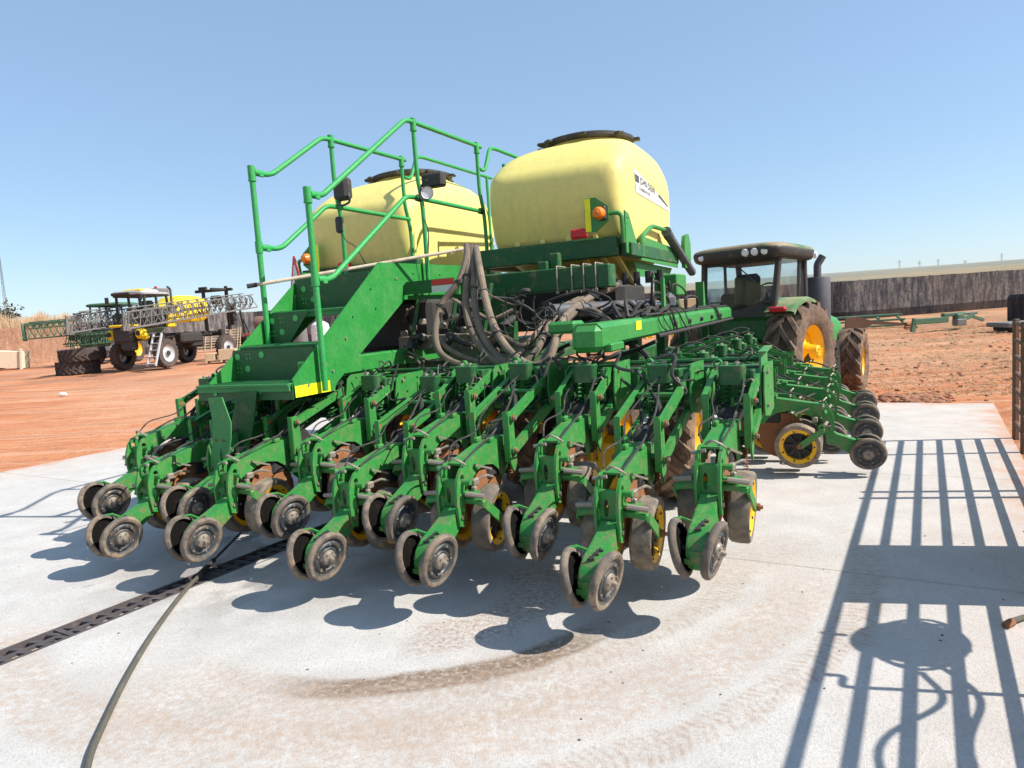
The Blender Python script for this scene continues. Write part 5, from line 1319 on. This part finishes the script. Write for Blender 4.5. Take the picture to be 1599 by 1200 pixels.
    # liquid tank
    m = superloft(interp([(2.3, 0, -3.1, .8, 1.0, 5), (2.6, 0, -3.1, .95, 1.35, 6), (3.1, 0, -3.1, .95, 1.4, 5), (3.4, 0, -3.3, .9, 1.1, 5), (3.65, 0, -3.2, .7, .8, 4), (3.72, 0, -3.2, .3, .4, 2)], 3)); P(m, 'liquid_tank', YELFAR, ang=60)
    m = MB(); m.rbox((-.9, -1.75, 3.35), (.4, 1.0, .22), .06, 0, Matrix.Rotation(-.35, 3, 'X')); m.rbox((-1.15, -1.3, 2.5), (.25, 1.5, .5), .08); m.rbox((-1.2, -.7, 2.2), (.2, .6, .35), .06); P(m, 'side_panel', YELFAR)
    # rear mast and booms
    m = MB()
    for x in (-1.0, .5): m.rbox((x, -5.9, 3.0), (.16, .16, 2.5), .02)
    m.rbox((-.2, -5.9, 4.05), (2.4, .18, .16), .02); m.rbox((-1.0, -5.2, 4.05), (.14, 1.4, .14), .02); m.rbox((-.3, -5.9, 3.5), (.6, .4, .5), .08); m.rbox((.5, -5.9, 4.2), (.5, .2, .2), .03)
    m.rbox((-1.2, -6.0, 2.6), (.3, .3, 1.2), .03); P(m, 'boom_mast', DARK)
    for s in (-1, 1):
        m = MB(); a, b = (s * 1.55, 2.9, 2.40), (s * 1.75, -7.4, 3.35)
        truss(m, a, b, .75, .45, 14, .035); truss(m, (s * 1.35, 2.3, 2.75), (s * 1.5, -6.8, 3.55), .5, .35, 12, .03)
        for k in range(22):
            t = k / 22; p = V(a).lerp(V(b), t); m.tube([p + V((0, 0, -.35)), p + V((s * .12, 0, .1)), p + V((0, -.1, .32))], .018, 5)
        P(m, 'folded_boom', GREY)
        m = MB(); p = V(a); m.prism([(-.35, -.45), (.1, -.45), (.0, .45)], p, Ya, Za, .06); P(m, 'boom_tip', GREY)
        m = MB()
        for k in range(9):
            t = .5 + k / 18; p = V(a).lerp(V(b), t) + V((s * .2, 0, 0)); m.tube(smooth_path([p + V((0, 0, .3)), p + V((s * .05, -.12, .1)), p + V((0, 0, -.2)), p + V((0, .15, -.1))], 4), .035, 6)
        P(m, 'spray_line', BLACK)
    # ladder and rails
    m = MB()
    for x in (-1.30, -1.75): m.bar((x + .0, .75, 1.75), (x - .1, 1.55, .22), .05, .12)
    for k in range(5):
        t = .1 + .21 * k; m.rbox((-1.55, .75 + .8 * t, 1.75 - 1.53 * t), (.46, .18, .035), .01)
    P(m, 'ladder', GREYRIM)
    m = MB()
    for k in range(2): m.tube(bend_path([(-1.2, -.2 - .8 * k, 2.3), (-1.2, -.2 - .8 * k, 3.1), (-1.2, -.85 - .8 * k, 3.1), (-1.2, -.85 - .8 * k, 2.3)], .2), .025, 6)
    P(m, 'platform_rail', GREYRIM)
sprayer_yellow()

def sprayer_green():
    o = gp(140, 572) + V((0, 3.0, 0)); root = empty('field_sprayer', o, -(pi + .05), 'faded green boom sprayer with glass cab and open side booms, parked behind the tyre pile', 'sprayer')
    P = lambda mb, n, mt, **k: mb.build(n, mt, root, **k)
    for x, y, s in ((-1.3, 0, -1), (1.3, 0, 1), (-1.3, -4, -1), (1.3, -4, 1)):
        m = MB(); m.lathe([(.45, -.2), (.7, -.22), (.8, -.15), (.8, .15), (.7, .22), (.45, .2)], (0, 0, 0), Xa, 32); w = P(m, 'wheel', TYRE_FAR, loc=(x, y, .8))
        k = MB(); k.lathe([(.46, .18), (.3, .05), (.1, .1), (0, .1)], (0, 0, 0), (s, 0, 0), 20); k.build('rim', YEL, w)
    m = MB(); m.rbox((0, -1.8, 1.5), (1.3, 6.0, .35), .05); m.rbox((0, .9, 1.65), (2.2, .9, .7), .12); m.rbox((.9, .6, 1.35), (1.4, 1.2, .5), .1); m.rbox((0, -3.6, 2.4), (2.0, 2.2, 1.2), .3); P(m, 'body', GREEN_FAR)
    m = MB(); m.rbox((1.6, 1.0, 1.95), (.9, .8, .75), .05); m.rbox((2.1, 1.0, 1.4), (1.2, .12, .08), .02)
    for k in range(9): m.tube(smooth_path([(-1 + .3 * k, 1.4, 1.2 + .05 * (k % 3)), (-.9 + .3 * k, 1.5, 1.6), (-.8 + .3 * k, 1.4, 1.9)]), .03, 5)
    P(m, 'front_frame', DARK)
    m = MB()
    for x in (-1.02, 1.02):
        for y in (.55, -.5, -1.3): m.bar((x, y, 2.1), (x, y * .9, 3.62), .08, .08)
    m.rbox((0, -.4, 2.1), (2.1, 2.0, .14), .03); m.rbox((0, -.6, 2.6), (.6, .4, 1.0), .1); m.rbox((.0, .56, 2.9), (.07, .05, 1.5), .01); P(m, 'cab_frame', BLACK)
    for q in (((-1.02, .55, 2.15), (1.02, .55, 2.15), (1.02, .5, 3.6), (-1.02, .5, 3.6)), ((-1.03, .55, 2.15), (-1.03, -1.3, 2.15), (-1.03, -1.2, 3.6), (-1.03, .5, 3.6))):
        m = MB(); m._add([V(p) for p in q], [(0, 1, 2, 3)], 0); P(m, 'window', GLASS)
    m = superloft(interp([(3.60, 0, -.3, 1.15, 1.15, 7), (3.70, 0, -.3, 1.2, 1.2, 7), (3.80, 0, -.3, 1.05, 1.05, 5), (3.84, 0, -.3, .02, .02, 2)], 3)); P(m, 'roof', GREEN_FAR, ang=60)
    m = MB(); m.tube(bend_path([(1.05, .5, 3.3), (1.5, .8, 3.3), (1.5, .8, 2.7)], .1), .03, 6); m.rbox((1.52, .85, 2.95), (.28, .06, .7), .03); P(m, 'mirror', BLACK)
    m = MB(); truss(m, (1.3, 1.6, 2.35), (5.0, 1.1, 2.30), .85, .5, 8, .04); truss(m, (1.6, 1.2, 2.75), (4.9, .8, 2.7), .4, .4, 7, .03); m.tube([(1.1, 1.5, 2.85), (5.1, 1.0, 2.82)], .045, 6); m.rbox((5.05, 1.1, 2.3), (.1, .3, 1.1), .02); P(m, 'side_boom', GREEN_FAR)
    m = MB(); truss(m, (1.0, 1.9, 2.75), (-1.2, 1.7, 2.95), .7, .4, 7, .03); m.prism([(-.3, .5), (.1, .45), (-.25, -.5), (-.1, -.5)], (.9, 1.95, 2.75), V((-1, 0, 0)), Za, .05); P(m, 'boom_section', GREY)
    m = MB(); m.tube([(-1.6, 1.7, 2.0), (2.0, 1.7, 1.95)], .05, 6); truss(m, (-1.5, 1.6, 1.6), (2.0, 1.6, 1.5), .5, .4, 8, .03)
    for k in range(24): m.tube([(-1.5 + .15 * k, 1.65, 1.9 + .1 * sin(k * 3)), (-1.4 + .15 * k, 1.75, 1.2 + .15 * sin(k * 5))], .03, 5)
    P(m, 'nozzle_boom', GREEN_FAR)
sprayer_green()

def yard_things():
    o = gp(10, 578); e = empty('wooden_crate', o, .25, 'pale wooden slatted crate leaning on the left edge of the yard', 'crate'); e.rotation_euler = (0, .10, .2)
    m = MB(); m.rbox((-.6, .6, .62), (2.9, 1.1, 1.05), .02); m.build('box', WOODW, e); m = MB()
    for x in (-2.0, -.6, .82): m.rbox((x, -.0, .68), (.14, .1, 1.3), .01)
    m.build('batten', WOODW, e); m = MB()
    for x in (-1.8, -.6, .6): m.rbox((x, .5, .05), (.14, 1.1, .12), .01)
    m.build('skid', DARK, e)
    o = gp(333, 549); e = empty('gate_panel', o, .15, 'tan lattice gate panel stacked behind the yellow sprayer', 'gate'); e.rotation_euler = (-.15, 0, .12)
    m = MB()
    for k in range(8): m.rbox((.1, 0, .15 + .2 * k), (3.9, .05, .08), .01)
    m.build('rail', WOOD, e); m = MB()
    for x in (-1.8, -.6, -.15, 1.2, 1.75, 1.95): m.bar((x, -.05, 0), (x + .18, -.05, 1.7), .07, .05)
    m.build('upright', WOOD, e)
    o = gp(348, 566); e = empty('wooden_box', o, .2, 'small weathered wooden box on a pallet behind the steps', 'box')
    m = MB(); m.rbox((.32, 0, .42), (.85, .8, .55), .02); m.rbox((-.55, 0, .32), (.5, .7, .4), .02); m.build('box', WOOD, e); m = MB()
    for x in (-.75, 0, .75): m.rbox((x, 0, .07), (.12, .8, .12), .01)
    m.rbox((0, 0, .15), (1.7, .8, .03), .005); m.build('pallet', WOOD, e)
    o = gp(356, 581); e = empty('log', o, label='short tan log lying on the red soil left of the steps', cat='log')
    m = MB(); m.cyl((-.05, 0, .17), (1.7, .2, .19), .17, .16, n=14); m.build('trunk', WOODW, e)
    o = gp(400, 539); e = empty('flatbed_trailer', o, -.1, 'faded red flatbed trailer with dark uprights and a rusty drum tank', 'trailer')
    m = MB(); m.rbox((.9, 0, .95), (3.0, 1.8, .22), .03); m.build('bed', REDSTEEL, e)
    m = MB(); m.bar((-.45, -.8, .3), (-.75, -.8, 3.1), .14, .14); m.bar((-.1, -.8, 1.0), (-.55, -.8, 2.3), .1, .1); m.rbox((.9, 0, .7), (2.8, .8, .25), .03); m.build('frame', DARK, e)
    for x in (.4, 1.5):
        m = MB(); m.lathe([(.15, -.12), (.4, -.14), (.45, -.1), (.45, .1), (.4, .14), (.15, .12)], (x, -.8, .45), Ya, 20); m.build('wheel', TYRE_FAR, e)
    m = MB(); m.lathe([(.0, -1.0), (.55, -.95), (.62, -.8), (.62, 1.2), (.55, 1.35), (0, 1.4)], (1.1, .1, 1.85), V((1, .1, 0)), 24); m.build('drum_tank', BROWN, e)
    o = gp(505, 566); e = empty('water_tank', o, label='white upright plastic water tank seen through the gap in the steps', cat='tank')
    m = MB(); m.lathe([(0, 0), (.40, 0), (.42, .05), (.42, 1.55), (.38, 1.75), (.2, 1.88), (.12, 1.9), (.12, 1.96), (0, 1.97)], (0, 0, 0), Za, 24)
    for k in range(6): m.lathe([(.42, .25 + .22 * k - .02), (.435, .25 + .22 * k), (.42, .25 + .22 * k + .02)], (0, 0, 0), Za, 24)
    m.build('tank', WHITE, e)
    o = gp(473, 566); e = empty('grey_drum', o, label='grey metal drum standing behind the steps next to the white tank', cat='drum')
    m = MB(); m.lathe([(0, 0), (.33, 0), (.34, .5), (.355, .52), (.34, .54), (.34, 1.0), (.355, 1.02), (.34, 1.04), (.33, 1.6), (0, 1.6)], (0, 0, 0), Za, 22); m.build('drum', GREY, e)
    # cutting head seen under the right tank
    o = gp(1005, 552); e = empty('harvester_header', o, -.05, 'yellow and tan harvester header in the gap beneath the right tank', 'header')
    m = MB(); m.rbox((0, 0, 1.0), (4.6, .5, .35), .05); m.rbox((-1.0, -.5, .75), (2.5, .8, .2), .04, 0, Matrix.Rotation(.2, 3, 'X'))
    for k in range(9): m.rbox((-2.1 + .52 * k, -.6, .7), (.06, 1.0, .3), .02)
    m.build('frame', YELFAR, e)
    m = MB(); m.rbox((0, .2, 1.65), (4.4, .12, .45), .02); m.rbox((0, .2, 1.35), (4.5, .12, .12), .02); m.build('back_screen', WOOD, e)
    m = MB()
    for x in (-2.0, -.7, .7, 2.0): m.rbox((x, .2, .5), (.14, .3, 1.0), .02)
    m.cyl((-2.2, -.4, .95), (2.2, -.4, .95), .09); m.build('legs', DARK, e)
    # things lying right of the tractor
    o = gp(1362, 513); e = empty('green_frame', o, -.12, 'faded green steel frame of parallel rails lying on the soil before the net fence', 'frame')
    m = MB()
    for z, y in ((.08, 0), (.30, .3), (.50, .55), (.50, 1.0)): m.rbox((0, y, z), (2.9, .10, .08), .01)
    for x in (-1.3, -.4, .5, 1.35): m.bar((x, 0, .08), (x, 1.0, .5), .08, .08)
    m.build('rails', GREEN_FAR, e)
    o = gp(1366, 517); e = empty('drawbar', o, -.10, 'rust brown drawbar with a broad plate lying in front of the green frame', 'drawbar')
    m = MB(); m.prism([(-1.2, 0), (-1.15, .52), (-.75, .58), (-.15, .38), (1.25, .18), (1.3, .10), (-.1, .22), (-.65, .02), (-.85, -.02)], (0, 0, .05), V((1, .05, 0)).normalized(), Za, .10); m.build('plate', RUSTRAIL, e)
    m = MB(); m.cyl((1.2, 0, .18), (1.5, .1, .15), .09); m.rbox((1.35, -.1, .06), (.5, .2, .1), .03); m.build('hitch_eye', RUST, e)
    o = gp(1478, 515); e = empty('boom_arm', o, .12, 'separate green folding boom arm lying on the dry soil', 'boom')
    m = MB(); m.rbox((-.65, 0, .38), (1.4, .14, .22), .02); m.bar((-1.3, 0, .5), (-1.4, 0, .0), .12, .14); m.rbox((.35, .1, .55), (.9, .2, .14), .03); m.rbox((.5, 0, .4), (.35, .3, .35), .05); m.bar((.6, 0, .3), (1.2, .1, .48), .14, .12); m.bar((1.1, .1, .45), (1.7, .2, .25), .10, .10); m.build('arm', GREEN_FAR, e)
    m = MB(); m.rbox((.45, -.1, .25), (.4, .3, .25), .03); m.rbox((1.2, .3, .55), (.6, .2, .1), .03); m.build('bracket', GREY, e)
    o = gp(1606, 516); e = empty('flat_slab', o, -.1, 'flat grey slab lying on the dry soil at the right edge', 'slab')
    m = MB(); m.rbox((0, .3, .22), (1.7, 1.3, .16), .02); m.build('slab', GREY, e); m = MB()
    for x in (-.6, .6): m.rbox((x, .3, .07), (.15, 1.1, .14), .02)
    m.build('bearer', DARK, e)
    o = gp(1640, 503); e = empty('covered_stack', o, .1, 'dark covered stack standing against the net fence at the right edge', 'stack')
    m = MB(); m.rbox((.2, .5, .55), (2.2, 1.2, 1.1), .12); m.rbox((.6, .4, 1.2), (1.2, .9, .35), .1); m.build('cover', NETB, e)
    e = empty('unseen_shadow_trailer', (13.6, 12.4, 0), .5, 'made-up tall box trailer out of view, casting a shadow on the soil', 'trailer')  # unseen trailer added for the shadow it throws on the soil
    m = MB(); m.prism([(-1.9, .75), (1.9, .75), (2.05, 2.35), (1.0, 2.5), (-1.2, 2.35), (-2.05, 2.2)], (0, 0, 0), Xa, Za, 1.9); m.build('body', REDSTEEL, e); m = MB(); m.rbox((0, 0, .65), (3.6, .9, .18), .02); m.build('chassis', DARK, e)  # body and chassis of the unseen shadow trailer
    for x in (-1.0, 1.0):
        for y in (-.9, .9):
            m = MB(); m.lathe([(.15, -.12), (.42, -.14), (.48, -.1), (.48, .1), (.42, .14), (.15, .12)], (x, y, .48), Ya, 24); m.build('wheel', TYRE_FAR, e)
    # white stones
    for i, (px, py, s) in enumerate(((98, 617, .11), (101, 618, .08))):
        m = MB(); m.lathe([(0, -.5), (.7, -.4), (1, 0), (.8, .35), (.3, .6), (0, .62)], (0, 0, .4), Za, 9)
        o = m.build('stone', WHITE, loc=gp(px, py)); o.scale = (s * 1.3, s, s * .8); tag(o, 'small white stone on the bare red soil at left', 'stone', 'white stones on the red soil')
yard_things()

def clods():
    random.seed(21); m = MB()
    def lump(c, s):
        o = len(m.v); n = 7
        m.lathe([(0, -.6), (.8, -.45), (1, 0), (.75, .4), (0, .65)], (0, 0, 0), Za, n)
        for i in range(o, len(m.v)):
            p = V(m.v[i]); q = p * (1 + .35 * mnoise.noise(p * 1.7 + c * 9)); m.v[i] = tuple(c + V((q.x * s * random.uniform(.9, 1.2), q.y * s, q.z * s * .8)))
    for k in range(170):
        px = random.gauss(1432, 30); py = random.gauss(622, 4.0)
        if not 1360 < px < 1490: continue
        c = gp(px, py); c.z = rise(c.x, c.y) - .01 + .01; lump(c, random.choice((.03, .04, .06, .09)) * random.uniform(.7, 1.2))
    for k in range(900):
        a = random.uniform(14, 50); r = random.uniform(11, 32); c = V((r * sin(radians(a)), r * cos(radians(a)), 0)); u, v = c.dot(SU), c.dot(SV)
        if U0 < u < U1 + .2 and V0 - .2 < v < V1 + .3: continue
        c.z = rise(c.x, c.y) - .02; lump(c, random.choice((.015, .02, .03, .05)))
    m.build('soil_clods', CLOD, kind='stuff', ang=20)
    m = MB()
    for k in range(260):
        c = sl(random.uniform(.5, 11), random.uniform(-7, .6), 0); lump(c + V((0, 0, .002)), random.choice((.003, .003, .004, .004, .005, .007)))
    m.build('grit', GRITM, kind='stuff', ang=20)
    m = MB()
    for k in range(1500):      # dry straw litter on the right
        px = random.uniform(1345, 1650); py = 505 + 115 * random.random() ** 1.4; c = gp(px, py)
        if c.dot(SU) < U1 + .3: continue
        a = random.uniform(0, pi); L = random.uniform(.06, .25); d = V((cos(a) * L, sin(a) * L, random.uniform(0, .06)))
        m.tube([c + V((0, 0, .0)), c + d * .5 + V((0, 0, .03)), c + d], .006, 3, caps=False)
    m.build('straw_litter', GRASS, kind='stuff')
    m = MB()
    for k in range(2600):      # dry reeds over the left wall
        px = random.gauss(62, 38); 
        d = random.uniform(56, 63); b = ap(px, 545, d); b.z = rise(b.x, b.y); h = random.uniform(2.2, 3.6) + 1.0 * max(0, mnoise.noise(V((px * .05, 0, 0))))
        if not -60 < px < 128: continue
        t = V((random.uniform(-.3, .3), 0, h)); m.tube([b, b + t * .6, b + t + V((random.uniform(-.3, .3), 0, 0))], [.035, .028, .012], 3, caps=False)
    m.build('dry_reeds', GRASS, kind='stuff')
clods()

def tree(px, d, h, w, label):
    b = ap(px, 545, d); b.z = rise(b.x, b.y); e = empty('tree', b, label=label, cat='tree'); random.seed(int(px) + 5)
    m = MB(); tips = []
    m.tube(smooth_path([(0, 0, -.2), (.1, 0, h * .3), (-.1, .1, h * .6)]), .16, 7)
    for k in range(9):
        a = random.uniform(0, 2 * pi); z0 = h * random.uniform(.3, .6); t = V((cos(a) * w * .5, sin(a) * w * .5, h * random.uniform(.65, .98)))
        m.tube(smooth_path([(0, 0, z0), V((t.x * .5, t.y * .5, (z0 + t.z) / 2 + .2)), t], 4), .04, 5); tips.append(t)
    m.build('trunk', BARK, e); m = MB(); k2 = MB()
    for t in tips:
        for k in range(130):
            c = t + V((random.gauss(0, w * .2), random.gauss(0, w * .2), random.gauss(0, h * .10))); s = random.uniform(.08, .2)
            q = V((random.gauss(0, 1), random.gauss(0, 1), random.gauss(0, 1))).normalized(); r = q.orthogonal()
            m._add([c + q * s, c + r * s * .5, c - q * s, c - r * s * .5], [(0, 1, 2, 3)], 0)
    m.build('crown', LEAF if d < 70 else LEAFP, e)
tree(-6, 62, 4.6, 2.4, 'bushy tree at the left edge, right behind the dusty wall')

def mast():
    b = ap(12, 500, 120); b.z = rise(b.x, b.y); e = empty('radio_mast', b, label='thin tall lattice mast rising at the far left', cat='mast'); m = MB(); h = 17
    for a in (0, 2.1, 4.2): m.tube([(.35 * cos(a), .35 * sin(a), 0), (.10 * cos(a), .10 * sin(a), h)], .035, 4)
    for k in range(24):
        z = h * k / 24; r0 = .35 - .25 * k / 24; r1 = .35 - .25 * (k + 1) / 24; a0, a1 = (0, 2.1, 4.2)[k % 3], (0, 2.1, 4.2)[(k + 1) % 3]
        m.tube([(r0 * cos(a0), r0 * sin(a0), z), (r1 * cos(a1), r1 * sin(a1), z + h / 24)], .02, 4)
    m.build('lattice', GREY, e)
mast()
for px, pt, pb in ((1404.6, 407, 424), (1436, 408, 423), (1465, 405, 421), (1507, 407, 417), (1564, 396, 413)):
    d = 610.0; b = ap(px, pb, d); hb = (pb - pt) * d / F_PX; b.z = rise(b.x, b.y) - .5; top = ap(px, pt, d).z; h = max(6, top - b.z)
    e = empty('power_pylon', b, label='faint distant power pylon on the hill line above the net fence', cat='pylon', group='power pylons on the hill')
    m = MB()
    for s in (-1, 1): m.tube([(s * .8, 0, 0), (s * .25, 0, h)], .10, 4)
    for z, w in ((.78, 2.2), (.88, 2.2), (.98, 1.3)): m.tube([(-w, 0, h * z), (w, 0, h * z)], .08, 4)
    for k in range(5): m.tube([(-.75 + .1 * k, 0, h * k / 6), (.65 - .1 * k, 0, h * (k + 1) / 6)], .05, 4)
    m.build('lattice', GREY, e)
